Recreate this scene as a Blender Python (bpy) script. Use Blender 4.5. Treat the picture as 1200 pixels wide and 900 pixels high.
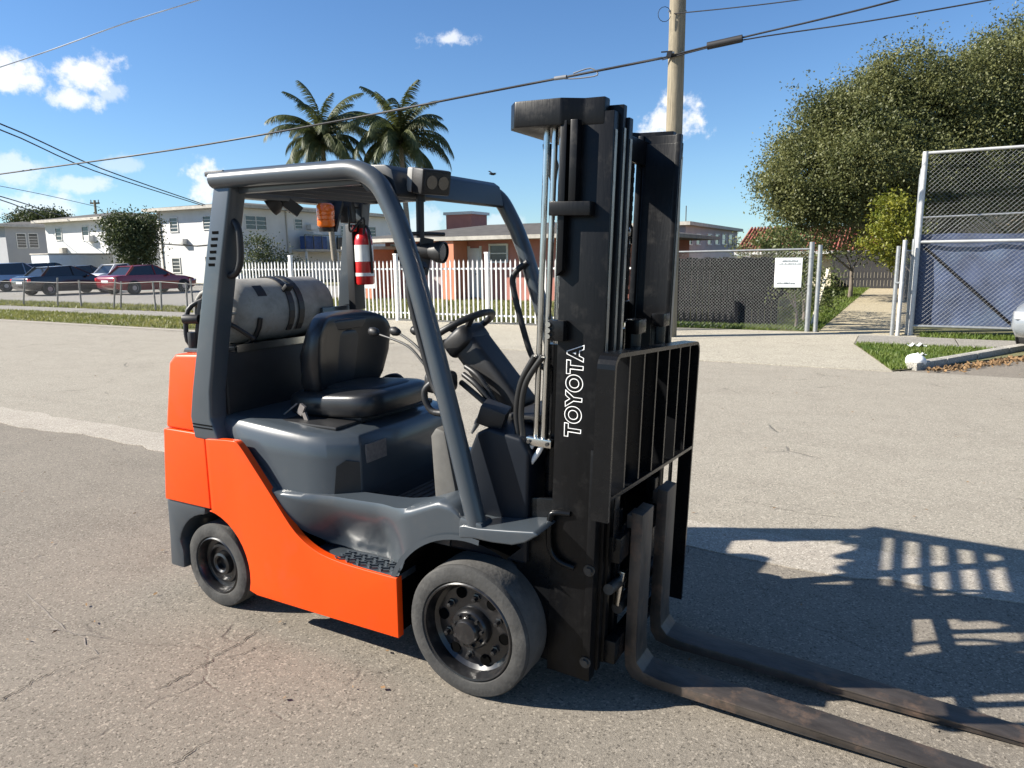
import bpy, bmesh, math, random
import numpy as np
from mathutils import Vector, Matrix
random.seed(7); rng = np.random.default_rng(11)
R = math.radians
for o in list(bpy.data.objects): bpy.data.objects.remove(o)
scn = bpy.context.scene
COL = scn.collection

# ------------------------------------------------------------------ camera
CAM_H, PITCH, ROLL, FPX = 1.6217, 0.17639, R(0.7), 832.0
cam = bpy.data.objects.new('camera', bpy.data.cameras.new('camera'))
COL.objects.link(cam)
cam.data.sensor_width = 36.0
cam.data.lens = FPX / 1200 * 36
cam.data.clip_start = 0.05
cam.data.clip_end = 3000
cam.matrix_world = Matrix.Translation((0, 0, CAM_H)) @ Matrix.Rotation(math.pi/2 - PITCH, 4, 'X') @ Matrix.Rotation(-ROLL, 4, 'Z')
scn.camera = cam

def ray(px, py):
    u, v = px-600, py-450
    c, s = math.cos(ROLL), math.sin(ROLL)
    a, b = (u*c - v*s)/FPX, -(u*s + v*c)/FPX
    cp, sp = math.cos(PITCH), math.sin(PITCH)
    return Vector((a, cp + b*sp, -sp + b*cp))

# ------------------------------------------------------------------ sun, sky, exposure
SUN_EL, SUN_AZ = R(33.5), R(2.5)          # shadows run along +X, turned SUN_AZ towards +Y
sd = bpy.data.lights.new('sun', 'SUN'); sd.energy = 5.0; sd.angle = R(0.53); sd.color = (1, .94, .84)
sun = bpy.data.objects.new('sun', sd); COL.objects.link(sun)
sun.rotation_euler = Vector((math.cos(SUN_AZ)*math.cos(SUN_EL), math.sin(SUN_AZ)*math.cos(SUN_EL), -math.sin(SUN_EL))).to_track_quat('-Z', 'Y').to_euler()
sun.location = (-30, 0, 30)

world = bpy.data.worlds.new('World'); scn.world = world; world.use_nodes = True
wn = world.node_tree; wn.nodes.clear()
def N(t, kind, **kw):
    n = t.nodes.new(kind)
    for k, v in kw.items(): setattr(n, k, v)
    return n
sky = N(wn, 'ShaderNodeTexSky', sky_type='NISHITA', sun_disc=False)
sky.sun_elevation = SUN_EL; sky.sun_rotation = math.atan2(-math.cos(SUN_AZ), -math.sin(SUN_AZ))
sky.altitude = 10; sky.air_density = 1.0; sky.dust_density = 0.0; sky.ozone_density = 2.0
tc = N(wn, 'ShaderNodeTexCoord')
def wmath(op, a, b=None, c=None):
    n = N(wn, 'ShaderNodeMath', operation=op)
    for i, x in enumerate((a, b, c)):
        if x is None: continue
        if isinstance(x, (int, float)): n.inputs[i].default_value = x
        else: wn.links.new(x, n.inputs[i])
    return n.outputs[0]
def wdot(vec):
    n = N(wn, 'ShaderNodeVectorMath', operation='DOT_PRODUCT')
    wn.links.new(tc.outputs['Generated'], n.inputs[0]); n.inputs[1].default_value = vec
    return n.outputs['Value']
nz = N(wn, 'ShaderNodeTexNoise'); nz.inputs['Scale'].default_value = 34; nz.inputs['Detail'].default_value = 8; nz.inputs['Roughness'].default_value = .62
wn.links.new(tc.outputs['Generated'], nz.inputs['Vector'])
nz2 = N(wn, 'ShaderNodeTexNoise'); nz2.inputs['Scale'].default_value = 9; nz2.inputs['Detail'].default_value = 3
wn.links.new(tc.outputs['Generated'], nz2.inputs['Vector'])
# clouds: soft noisy patches of the sky, each a direction with an angular half width and half height (degrees)
clouds = [(6, 81, 2.2, 1.5, .95), (108, 86, 2.1, 1.6, .95), (90, 117, 2.0, .85, .85), (132, 108, 1.3, .9, .5), (14, 198, 2.6, 1.6, .55),
          (40, 244, 4.4, 1.2, .6), (95, 216, 2.2, .7, .55), (140, 194, 2.2, .7, .35), (240, 212, 1.9, 2.0, .9),
          (790, 140, 2.9, 1.9, 1.0), (524, 46, 2.4, .75, .75), (490, 262, 4.2, 1.6, .5), (590, 262, 3.2, 1.0, .4),
          (-140, 150, 5, 2.6, .9), (-300, 90, 6, 3, .9), (1420, 170, 6, 2.6, .9), (1700, 120, 6, 3, .9), (-700, 60, 8, 3, .9), (2300, 60, 8, 3, .9)]
acc = None
for px, py, aw, ah, op in clouds:
    d = ray(px, py).normalized()
    r_ = d.cross(Vector((0, 0, 1))).normalized(); u_ = r_.cross(d)
    u = wmath('DIVIDE', wdot(r_), math.sin(R(aw))); v = wmath('DIVIDE', wdot(u_), math.sin(R(ah)))
    q = wmath('ADD', wmath('MULTIPLY', u, u), wmath('MULTIPLY', v, v))
    front = wmath('GREATER_THAN', wdot(d), .5)
    m = wmath('MULTIPLY', wmath('SUBTRACT', 1.0, wmath('POWER', q, .5)), 1.0)
    m = wmath('ADD', m, wmath('MULTIPLY', wmath('SUBTRACT', nz.outputs['Fac'], .5), 2.6))
    m = wmath('ADD', m, wmath('MULTIPLY', wmath('SUBTRACT', nz2.outputs['Fac'], .5), .8))
    mr = N(wn, 'ShaderNodeMapRange', interpolation_type='SMOOTHSTEP')
    mr.inputs['From Min'].default_value = .08; mr.inputs['From Max'].default_value = .75; mr.inputs['To Max'].default_value = op
    wn.links.new(m, mr.inputs['Value'])
    m = wmath('MULTIPLY', mr.outputs['Result'], front)
    m = wmath('MULTIPLY', m, wmath('LESS_THAN', q, 2.6))
    acc = m if acc is None else wmath('MAXIMUM', acc, m)
mix = N(wn, 'ShaderNodeMix', data_type='RGBA')
wn.links.new(acc, mix.inputs[0])
tint = N(wn, 'ShaderNodeMix', data_type='RGBA', blend_type='MULTIPLY'); tint.inputs[0].default_value = 1
sz = N(wn, 'ShaderNodeSeparateXYZ'); wn.links.new(tc.outputs['Generated'], sz.inputs[0])
rp = N(wn, 'ShaderNodeValToRGB'); wn.links.new(sz.outputs[2], rp.inputs[0])
for e_, (p_, c_) in zip((rp.color_ramp.elements[0], rp.color_ramp.elements[1], rp.color_ramp.elements.new(.12), rp.color_ramp.elements.new(.4)), ((0.0, (.56, .76, 1, 1)), (1.0, (.32, .44, .60, 1)), (.12, (.62, .80, 1, 1)), (.4, (.54, .76, 1, 1)))):
    e_.position = p_; e_.color = c_
wn.links.new(sky.outputs[0], tint.inputs[6]); wn.links.new(rp.outputs[0], tint.inputs[7])
wn.links.new(tint.outputs[2], mix.inputs[6]); mix.inputs[7].default_value = (7.2, 7.3, 7.5, 1)
bg = N(wn, 'ShaderNodeBackground'); bg.inputs['Strength'].default_value = .068
wn.links.new(mix.outputs[2], bg.inputs['Color'])
wo = N(wn, 'ShaderNodeOutputWorld'); wn.links.new(bg.outputs[0], wo.inputs['Surface'])

scn.view_settings.view_transform = 'Standard'; scn.view_settings.look = 'None'
scn.view_settings.exposure = 1.2; scn.view_settings.gamma = 1; scn.view_settings.use_curve_mapping = False
scn.render.engine = 'CYCLES'
scn.cycles.max_bounces = 6; scn.cycles.transparent_max_bounces = 12

# ------------------------------------------------------------------ materials
MATS = {}
def M(name, col, rough=.6, metal=0, var=.12, vs=6, bump=0, bs=80, coat=0, spec=.5, col2=None, emit=None, detail=5, trans=0, stretch=None, dirt=None, ds=3):
    if name in MATS: return MATS[name]
    m = bpy.data.materials.new(name); m.use_nodes = True; t = m.node_tree
    b = t.nodes['Principled BSDF']
    tcn = N(t, 'ShaderNodeTexCoord'); src = tcn.outputs['Object']
    if stretch:
        mp = N(t, 'ShaderNodeMapping'); mp.inputs['Scale'].default_value = stretch
        t.links.new(src, mp.inputs[0]); src = mp.outputs[0]
    n = N(t, 'ShaderNodeTexNoise'); n.inputs['Scale'].default_value = vs; n.inputs['Detail'].default_value = detail; n.inputs['Roughness'].default_value = .6
    t.links.new(src, n.inputs['Vector'])
    r = N(t, 'ShaderNodeValToRGB')
    c2 = col2 if col2 else tuple(min(1, c*(1+var)) for c in col)
    c1 = col if col2 else tuple(c*(1-var) for c in col)
    r.color_ramp.elements[0].position = .32; r.color_ramp.elements[1].position = .68
    r.color_ramp.elements[0].color = (*c1, 1); r.color_ramp.elements[1].color = (*c2, 1)
    t.links.new(n.outputs['Fac'], r.inputs[0])
    out = r.outputs[0]
    if dirt:
        n3 = N(t, 'ShaderNodeTexNoise'); n3.inputs['Scale'].default_value = ds; n3.inputs['Detail'].default_value = 9; n3.inputs['Roughness'].default_value = .7
        t.links.new(tcn.outputs['Object'], n3.inputs['Vector'])
        mr = N(t, 'ShaderNodeMapRange'); mr.inputs['From Min'].default_value = .52; mr.inputs['From Max'].default_value = .74; mr.inputs['To Max'].default_value = dirt[3]
        t.links.new(n3.outputs['Fac'], mr.inputs[0])
        mx = N(t, 'ShaderNodeMix', data_type='RGBA'); t.links.new(mr.outputs[0], mx.inputs[0]); t.links.new(out, mx.inputs[6]); mx.inputs[7].default_value = (*dirt[:3], 1)
        out = mx.outputs[2]
        rr = N(t, 'ShaderNodeMapRange'); rr.inputs['To Min'].default_value = rough; rr.inputs['To Max'].default_value = min(1, rough+.35)
        t.links.new(mr.outputs[0], rr.inputs[0]); t.links.new(rr.outputs[0], b.inputs['Roughness'])
    t.links.new(out, b.inputs['Base Color'])
    if not dirt: b.inputs['Roughness'].default_value = rough
    b.inputs['Metallic'].default_value = metal
    b.inputs['Specular IOR Level'].default_value = spec
    b.inputs['Coat Weight'].default_value = coat; b.inputs['Coat Roughness'].default_value = .12
    if trans: b.inputs['Transmission Weight'].default_value = trans
    if bump:
        n2 = N(t, 'ShaderNodeTexNoise'); n2.inputs['Scale'].default_value = bs; n2.inputs['Detail'].default_value = 4
        t.links.new(src, n2.inputs['Vector'])
        bp = N(t, 'ShaderNodeBump'); bp.inputs['Strength'].default_value = bump; bp.inputs['Distance'].default_value = .01
        t.links.new(n2.outputs['Fac'], bp.inputs['Height']); t.links.new(bp.outputs[0], b.inputs['Normal'])
    if emit:
        b.inputs['Emission Color'].default_value = (*emit[:3], 1); b.inputs['Emission Strength'].default_value = emit[3]
    MATS[name] = m; return m

def leafmat(name, c1, c2, rough=.55, vs=1.2, tr=.35):
    m = bpy.data.materials.new(name); m.use_nodes = True; t = m.node_tree; t.nodes.clear()
    tcn = N(t, 'ShaderNodeTexCoord')
    n = N(t, 'ShaderNodeTexNoise'); n.inputs['Scale'].default_value = vs; n.inputs['Detail'].default_value = 8; n.inputs['Roughness'].default_value = .75
    t.links.new(tcn.outputs['Object'], n.inputs['Vector'])
    r = N(t, 'ShaderNodeValToRGB'); r.color_ramp.elements[0].position = .35; r.color_ramp.elements[1].position = .68
    r.color_ramp.elements[0].color = (*c1, 1); r.color_ramp.elements[1].color = (*c2, 1)
    t.links.new(n.outputs['Fac'], r.inputs[0])
    p = N(t, 'ShaderNodeBsdfPrincipled'); p.inputs['Roughness'].default_value = rough; t.links.new(r.outputs[0], p.inputs['Base Color'])
    tl = N(t, 'ShaderNodeBsdfTranslucent'); t.links.new(r.outputs[0], tl.inputs['Color'])
    mx = N(t, 'ShaderNodeMixShader'); mx.inputs[0].default_value = tr
    o = N(t, 'ShaderNodeOutputMaterial')
    t.links.new(p.outputs[0], mx.inputs[1]); t.links.new(tl.outputs[0], mx.inputs[2]); t.links.new(mx.outputs[0], o.inputs[0])
    MATS[name] = m; return m

def pavement(name, base, light, dark, speck=(150, 520), crack=.0, streak=.25, crack_scale=.55, stain=.35, patch_scale=.35):
    """weathered asphalt or concrete: broad patches, drag streaks along the street, stains, stone speckle, cracks"""
    m = bpy.data.materials.new(name); m.use_nodes = True; t = m.node_tree; b = t.nodes['Principled BSDF']
    tcn = N(t, 'ShaderNodeTexCoord'); P = tcn.outputs['Object']
    def noise(scale, detail=4, rough=.6, vec=None, dist=0):
        n = N(t, 'ShaderNodeTexNoise'); n.inputs['Scale'].default_value = scale; n.inputs['Detail'].default_value = detail
        n.inputs['Roughness'].default_value = rough; n.inputs['Distortion'].default_value = dist
        t.links.new(vec if vec else P, n.inputs['Vector']); return n.outputs['Fac']
    def rng_(v, a, b_, lo=0., hi=1.):
        n = N(t, 'ShaderNodeMapRange'); n.inputs[1].default_value = a; n.inputs[2].default_value = b_; n.inputs[3].default_value = lo; n.inputs[4].default_value = hi
        t.links.new(v, n.inputs[0]); return n.outputs[0]
    def mixc(f, a, b_, mode='MIX'):
        n = N(t, 'ShaderNodeMix', data_type='RGBA', blend_type=mode)
        for x, i in ((f, 0), (a, 6), (b_, 7)):
            if isinstance(x, tuple): n.inputs[i].default_value = (*x, 1)
            elif isinstance(x, (int, float)): n.inputs[i].default_value = x
            else: t.links.new(x, n.inputs[i])
        return n.outputs[2]
    def mul(a, b_):
        n = N(t, 'ShaderNodeMath', operation='MULTIPLY')
        for i, x in enumerate((a, b_)):
            if isinstance(x, (int, float)): n.inputs[i].default_value = x
            else: t.links.new(x, n.inputs[i])
        return n.outputs[0]
    rot = N(t, 'ShaderNodeMapping'); rot.inputs['Rotation'].default_value = (0, 0, R(28.5)); t.links.new(P, rot.inputs[0])
    st = N(t, 'ShaderNodeMapping'); st.inputs['Scale'].default_value = (.28, 2.4, 1); t.links.new(rot.outputs[0], st.inputs[0])
    c = mixc(rng_(noise(patch_scale, 6, .65), .3, .7), base, light)
    c = mixc(rng_(noise(2.2, 6, .7), .45, .75, 0, .75), c, dark)
    c = mixc(rng_(noise(1.0, 7, .7, st.outputs[0]), .5, .8, 0, streak), c, dark)
    c = mixc(rng_(noise(.75, 9, .75, None, .4), .56, .74, 0, stain), c, tuple(x*.55 for x in dark))
    sc1 = N(t, 'ShaderNodeMapping'); sc1.inputs['Scale'].default_value = (.5, 22, 1); t.links.new(rot.outputs[0], sc1.inputs[0])
    sc2 = N(t, 'ShaderNodeMapping'); sc2.inputs['Scale'].default_value = (.6, 16, 1); sc2.inputs['Rotation'].default_value = (0, 0, R(62)); t.links.new(rot.outputs[0], sc2.inputs[0])
    c = mixc(rng_(noise(1.0, 5, .7, sc1.outputs[0]), .60, .72, 0, .35), c, tuple(x*.75 for x in dark))
    c = mixc(rng_(noise(1.0, 5, .7, sc2.outputs[0]), .62, .72, 0, .30), c, tuple(min(1, x*1.25) for x in light))
    c = mixc(rng_(noise(6.5, 6, .7), .58, .72, 0, .5), c, tuple(x*.8 for x in dark))
    c = mixc(rng_(noise(13, 4, .6), .66, .76, 0, .6), c, tuple(x*.45 for x in dark))
    c = mixc(rng_(noise(speck[0]*.32, 3, .7), .50, .72, 0, .45), c, tuple(min(1, x*1.4) for x in light))
    c = mixc(rng_(noise(speck[0]*.38, 3, .7), .54, .72, 0, .55), c, tuple(x*.55 for x in dark))
    f1 = noise(speck[0], 3, .75); f2 = noise(speck[1], 2, .6)
    vo = N(t, 'ShaderNodeTexVoronoi'); vo.inputs['Scale'].default_value = speck[0]*.9; t.links.new(P, vo.inputs['Vector'])
    c = mixc(rng_(f1, .4, .7, 0, .7), c, tuple(min(1, x*1.55) for x in light))
    c = mixc(rng_(f2, .48, .7, 0, .55), c, tuple(x*.5 for x in dark))
    sp = N(t, 'ShaderNodeSeparateColor'); t.links.new(vo.outputs['Color'], sp.inputs[0])
    c = mixc(rng_(sp.outputs[0], .84, .95, 0, .6), c, tuple(min(1, x*1.8) for x in light))
    c = mixc(rng_(sp.outputs[1], .86, .97, 0, .6), c, tuple(x*.4 for x in dark))
    h = N(t, 'ShaderNodeMath', operation='ADD'); t.links.new(f1, h.inputs[0]); t.links.new(f2, h.inputs[1]); height = h.outputs[0]
    if crack:
        wp = N(t, 'ShaderNodeTexNoise'); wp.inputs['Scale'].default_value = 1.6; wp.inputs['Detail'].default_value = 7; t.links.new(P, wp.inputs['Vector'])
        off = N(t, 'ShaderNodeVectorMath', operation='SCALE'); t.links.new(wp.outputs['Color'], off.inputs[0]); off.inputs['Scale'].default_value = .28
        ad = N(t, 'ShaderNodeVectorMath', operation='ADD'); t.links.new(P, ad.inputs[0]); t.links.new(off.outputs[0], ad.inputs[1])
        cv = N(t, 'ShaderNodeTexVoronoi', feature='DISTANCE_TO_EDGE'); cv.inputs['Scale'].default_value = crack_scale; t.links.new(ad.outputs[0], cv.inputs['Vector'])
        line = rng_(cv.outputs['Distance'], .0015, .006, 1, 0)
        keep = rng_(noise(1.1, 4, .7), .54, .60)
        line = mul(line, keep)
        c = mixc(mul(line, crack), c, tuple(x*.22 for x in dark))
        hh = N(t, 'ShaderNodeMath', operation='SUBTRACT'); t.links.new(height, hh.inputs[0]); t.links.new(mul(line, 2.0), hh.inputs[1]); height = hh.outputs[0]
    t.links.new(c, b.inputs['Base Color']); b.inputs['Roughness'].default_value = .9; b.inputs['Specular IOR Level'].default_value = .25
    bp = N(t, 'ShaderNodeBump'); bp.inputs['Strength'].default_value = .55; bp.inputs['Distance'].default_value = .006
    t.links.new(height, bp.inputs['Height']); t.links.new(bp.outputs[0], b.inputs['Normal'])
    MATS[name] = m; return m

# ------------------------------------------------------------------ mesh helpers
class MB:
    def __init__(s): s.v = []; s.f = []
    def add(s, v, f):
        k = len(s.v); s.v += [tuple(p) for p in v]; s.f += [tuple(i+k for i in q) for q in f]; return s
    def box(s, x0, x1, y0, y1, z0, z1):
        return s.add([(x0,y0,z0),(x1,y0,z0),(x1,y1,z0),(x0,y1,z0),(x0,y0,z1),(x1,y0,z1),(x1,y1,z1),(x0,y1,z1)],
                     [(3,2,1,0),(4,5,6,7),(0,1,5,4),(1,2,6,5),(2,3,7,6),(3,0,4,7)])
    def obox(s, c, size, rot):
        m = MB().box(-size[0]/2, size[0]/2, -size[1]/2, size[1]/2, -size[2]/2, size[2]/2)
        rm = rot if isinstance(rot, Matrix) else Matrix.Rotation(rot, 3, 'Z')
        return s.add([tuple(rm @ Vector(p) + Vector(c)) for p in m.v], m.f)
    def bar(s, p0, p1, w, h, up=(0, 0, 1)):
        p0, p1 = Vector(p0), Vector(p1); d = (p1-p0).normalized(); r = d.cross(Vector(up))
        if r.length < 1e-5: r = d.cross(Vector((1, 0, 0)))
        r.normalize(); u = r.cross(d)
        v = [p + r*a*w/2 + u*b*h/2 for p in (p0, p1) for a, b in ((-1,-1),(1,-1),(1,1),(-1,1))]
        return s.add(v, [(0,1,2,3),(7,6,5,4),(0,4,5,1),(1,5,6,2),(2,6,7,3),(3,7,4,0)])
    def prism(s, poly, axis, a, b):
        mp = {'x': lambda u, w, t: (t, u, w), 'y': lambda u, w, t: (u, t, w), 'z': lambda u, w, t: (u, w, t)}[axis]
        n = len(poly)
        v = [mp(u, w, a) for u, w in poly] + [mp(u, w, b) for u, w in poly]
        return s.add(v, [tuple(range(n))[::-1], tuple(range(n, 2*n))] + [(i, (i+1) % n, n+(i+1) % n, n+i) for i in range(n)])
    def tube(s, path, r, n=8, caps=True):
        P = [Vector(p) for p in path]; rs = r if isinstance(r, (list, tuple)) else [r]*len(P)
        t0 = (P[1]-P[0]).normalized(); ref = Vector((0,0,1)) if abs(t0.z) < .9 else Vector((1,0,0))
        nr = t0.cross(ref).normalized(); v = []; f = []
        for i, p in enumerate(P):
            t = (P[min(i+1, len(P)-1)] - P[max(i-1, 0)]).normalized()
            nr = (nr - t*nr.dot(t)).normalized(); b = t.cross(nr)
            v += [p + (nr*math.cos(2*math.pi*k/n) + b*math.sin(2*math.pi*k/n))*rs[i] for k in range(n)]
        for i in range(len(P)-1):
            f += [(i*n+k, i*n+(k+1) % n, (i+1)*n+(k+1) % n, (i+1)*n+k) for k in range(n)]
        if caps: f += [tuple(range(n))[::-1], tuple(range((len(P)-1)*n, len(P)*n))]
        return s.add(v, f)
    def cyl(s, p0, p1, r0, r1=None, n=14): return s.tube([p0, p1], [r0, r0 if r1 is None else r1], n)
    def lathe(s, prof, origin, axis, n=32):
        o = Vector(origin); ax = Vector(axis).normalized(); ref = Vector((0,0,1)) if abs(ax.z) < .9 else Vector((1,0,0))
        a = ax.cross(ref).normalized(); b = ax.cross(a); v = []; f = []
        for r, h in prof: v += [o + ax*h + (a*math.cos(2*math.pi*k/n) + b*math.sin(2*math.pi*k/n))*max(r, 1e-4) for k in range(n)]
        for i in range(len(prof)-1): f += [(i*n+k, i*n+(k+1) % n, (i+1)*n+(k+1) % n, (i+1)*n+k) for k in range(n)]
        return s.add(v, f)
    def xf(s, fn): s.v = [tuple(fn(Vector(p))) for p in s.v]; return s
    def mirror(s, c):                              # reflect across the plane y = c/2
        m = MB(); m.v = [(x, c-y, z) for x, y, z in s.v]; m.f = [q[::-1] for q in s.f]; return m
    def mesh(s, name, mat, bevel=0, seg=2, smooth=38):
        me = bpy.data.meshes.new(name); me.from_pydata([tuple(p) for p in s.v], [], s.f)
        bm = bmesh.new(); bm.from_mesh(me)
        bmesh.ops.recalc_face_normals(bm, faces=bm.faces)
        if bevel:
            ed = [e for e in bm.edges if len(e.link_faces) == 2 and e.calc_face_angle(0) > R(25)]
            bmesh.ops.bevel(bm, geom=ed, offset=bevel, segments=seg, profile=.6, affect='EDGES', clamp_overlap=True)
        bm.to_mesh(me); bm.free()
        if smooth:
            me.polygons.foreach_set('use_smooth', [True]*len(me.polygons)); me.set_sharp_from_angle(angle=R(smooth))
        me.materials.append(MATS[mat] if isinstance(mat, str) else mat); return me
    def build(s, name, mat, parent=None, **k):
        return link(name, s.mesh(name, mat, **k), parent)
def link(name, me, parent=None, loc=None, rz=None):
    o = bpy.data.objects.new(name, me); COL.objects.link(o); o.parent = parent
    if loc is not None: o.location = loc
    if rz is not None: o.rotation_euler[2] = rz
    return o
def tag(o, label=None, cat=None, group=None, kind=None):
    for k, v in (('label', label), ('category', cat), ('group', group), ('kind', kind)):
        if v: o[k] = v
    return o
def thing(name, label, cat, loc=(0,0,0), rz=0, group=None):
    return tag(link(name, None, None, loc, rz), label, cat, group)
def structure(name, mb, mat, parent=None, **k):
    o = mb.build(name, mat, parent, **k)
    if parent is None: o['kind'] = 'structure'
    return o
def arc(cx, cz, r, a0, a1, n=10): return [(cx + r*math.cos(R(a0+(a1-a0)*i/n)), cz + r*math.sin(R(a0+(a1-a0)*i/n))) for i in range(n+1)]
def smooth_path(pts, k=6):
    P = [Vector(p) for p in pts]; out = []
    for i in range(len(P)-1):
        a, b, c, d = P[max(i-1,0)], P[i], P[i+1], P[min(i+2, len(P)-1)]
        for j in range(k):
            t = j/k
            out.append(.5*((2*b) + (c-a)*t + (2*a-5*b+4*c-d)*t*t + (3*b-a-3*c+d)*t*t*t))
    return out + [P[-1]]
def tris(name, V, F, mat, parent=None):            # many loose faces, numpy arrays
    me = bpy.data.meshes.new(name); k = F.shape[1]
    me.vertices.add(len(V)); me.vertices.foreach_set('co', V.astype(np.float32).ravel())
    me.loops.add(F.size); me.loops.foreach_set('vertex_index', F.astype(np.int32).ravel())
    me.polygons.add(len(F)); me.polygons.foreach_set('loop_start', np.arange(0, F.size, k, dtype=np.int32))
    me.update(calc_edges=True); me.validate()
    me.materials.append(MATS[mat]); return link(name, me, parent)
def leaf_cards(C, L, W, up=.3):                    # two-triangle leaves at points C
    n = len(C); a = rng.normal(size=(n, 3)); a[:, 2] += up; a /= np.linalg.norm(a, axis=1)[:, None]
    b = np.cross(a, rng.normal(size=(n, 3))); b /= np.linalg.norm(b, axis=1)[:, None] + 1e-9
    l = L*rng.uniform(.6, 1.3, (n, 1)); w = W*rng.uniform(.6, 1.3, (n, 1))
    V = np.stack([C - a*l/2, C + b*w/2, C + a*l/2, C - b*w/2], 1).reshape(-1, 3)
    return V, np.arange(n*4).reshape(-1, 4)

# street frame: s runs along the street, n across it away from the camera
SA = math.atan2(-.478, .878); SD = Vector((math.cos(SA), math.sin(SA), 0)); SN = Vector((-math.sin(SA), math.cos(SA), 0))
def sp(s, n, z=0): return SD*s + SN*n + Vector((0, 0, z))
# ================================================================== ground
pavement('lot_asphalt', (.178, .156, .127), (.226, .199, .162), (.120, .104, .084), crack=.15, streak=.5, stain=.65)
pavement('street_asphalt', (.258, .232, .190), (.310, .281, .230), (.190, .168, .137), crack=.35, streak=.7, stain=.5, crack_scale=.3, patch_scale=.2)
pavement('gutter_concrete', (.315, .282, .235), (.375, .338, .285), (.225, .198, .165), crack=.5, streak=.4, stain=.3)
pavement('drive_concrete', (.315, .285, .225), (.375, .342, .275), (.225, .202, .160), crack=.3, streak=.55, stain=.3, speck=(90, 300))
pavement('walk_concrete', (.215, .20, .18), (.27, .255, .225), (.145, .134, .118), crack=0, streak=.25, stain=.3, speck=(90, 300))
pavement('path_concrete', (.34, .285, .185), (.39, .34, .245), (.25, .205, .12), crack=0, streak=.2, stain=.2, speck=(90, 300))
pavement('yard_soil', (.115, .12, .055), (.17, .16, .085), (.085, .08, .045), crack=0, speck=(40, 120))
pavement('kerb_concrete', (.30, .285, .255), (.37, .35, .31), (.15, .14, .12), crack=0, speck=(90, 300))
leafmat('grass_blades', (.075, .135, .018), (.19, .23, .045), vs=1.4, tr=.4)
leafmat('dry_grass', (.12, .15, .03), (.28, .26, .08), vs=.9, tr=.4)
def sheet(name, poly, z, mat, th=.0):
    if th: o = MB().prism([tuple(sp(s, n))[:2] for s, n in poly], 'z', z-th, z)
    else: o = MB().add([tuple(sp(s, n, z)) for s, n in poly], [tuple(range(len(poly)))])
    return structure(name, o, mat)
g = MB(); G = 900
g.add([(-G, -G, 0), (G, -G, 0), (G, G, 0), (-G, G, 0)], [(0, 1, 2, 3)])
structure('ground', g, 'lot_asphalt')
sheet('road', [(-120, 4.15), (120, 4.15), (120, 11.1), (-120, 11.1)], .003, 'street_asphalt', .02)
# ragged gutter strip between the lot and the street
gm = MB(); ss = np.concatenate([np.linspace(-60, -12, 20)[:-1], np.linspace(-12, 8, 112), np.linspace(8, 40, 10)[1:]])
lo = 3.80 + np.convolve(rng.normal(0, .07, 144), np.ones(5)/5, 'valid') + rng.normal(0, .012, 140); hi = 4.20 + rng.normal(0, .015, 140)
gm.v = [tuple(sp(ss[i], lo[i], z)) for z in (.0055, -.012) for i in range(140)] + [tuple(sp(ss[i], hi[i], z)) for z in (.0055, -.012) for i in range(140)]
gm.f = [(i, i+1, 280+i+1, 280+i) for i in range(139)] + [(140+i, 140+i+1, i+1, i) for i in range(139)] + [(280+i, 280+i+1, 420+i+1, 420+i) for i in range(139)]
structure('gutter', gm, 'gutter_concrete')
sheet('edge_strip', [(-90, 10.95), (-8.6, 10.95), (-8.6, 11.22), (-90, 11.22)], .012, 'gutter_concrete')
sheet('verge', [(-90, 11.2), (-9.2, 11.2), (-10.6, 13.55), (-90, 13.55)], .016, 'yard_soil')
sheet('yard', [(-260, 15.25), (-4.6, 15.25), (-4.6, 15.55), (160, 15.55), (160, 420), (-260, 420)], .010, 'yard_soil')
sheet('driveway', [(-13.2, 11.0), (0.0, 11.0), (-.66, 14.1), (-.66, 15.6), (.35, 15.6), (.35, 16.1), (-14.2, 15.4), (-14.2, 13.5)], .014, 'drive_concrete', .03)
sheet('yard_paving', [(-60, 17.2), (-19.5, 17.2), (-19.5, 34), (-60, 34)], .018, 'walk_concrete')
sheet('soil', [(-.02, 11.02), (.30, 11.38), (2.2, 14.1), (-.66, 14.1)], .018, 'yard_soil')
sheet('soil', [(.35, 15.55), (12, 15.55), (12, 17.6), (.35, 17.6)], .016, 'yard_soil')
# sidewalks as slabs with open joints
sw = tag(link('sidewalk', None), kind='structure')
for k in range(22):
    s0 = -46 + k*1.55
    MB().prism([tuple(sp(a, b))[:2] for a, b in ((s0, 13.56), (s0+1.53, 13.56), (s0+1.53, 14.85), (s0, 14.85))], 'z', -.02, .034 + random.uniform(-.004, .004)).build('slab', 'walk_concrete', sw)
sw2 = tag(link('sidewalk', None), kind='structure')
for k in range(7):
    s0 = -.64 + k*1.62
    MB().prism([tuple(sp(a, b))[:2] for a, b in ((s0, 14.12), (s0+1.595, 14.12), (s0+1.595, 15.55), (s0, 15.55))], 'z', -.02, .03 + random.uniform(-.004, .004)).build('slab', 'walk_concrete', sw2)
pth = tag(link('path', None), kind='structure')
for k in range(13):
    n0 = 16.05 + k*1.7
    MB().prism([tuple(sp(a, b))[:2] for a, b in ((-1.42+.012*k, n0), (.30, n0), (.30, n0+1.68), (-1.42+.012*k, n0+1.68))], 'z', -.02, .026 + random.uniform(-.003, .003)).build('slab', 'path_concrete', pth)
# kerb along the side street, low and broken
kb = MB(); kp = [(.22, 11.30), (.62, 12.0), (1.05, 12.8), (1.55, 13.75), (2.3, 15.1)]
for (a, b), (c, d) in zip(kp, kp[1:]):
    q0, q1 = sp(a, b), sp(c, d); t = (q1-q0).normalized(); q1 = q1 - t*.015
    kb.bar(q0 + Vector((0, 0, .045)), q1 + Vector((0, 0, .045)), .15, .12)
structure('kerb', kb, 'kerb_concrete', bevel=.012)

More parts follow.
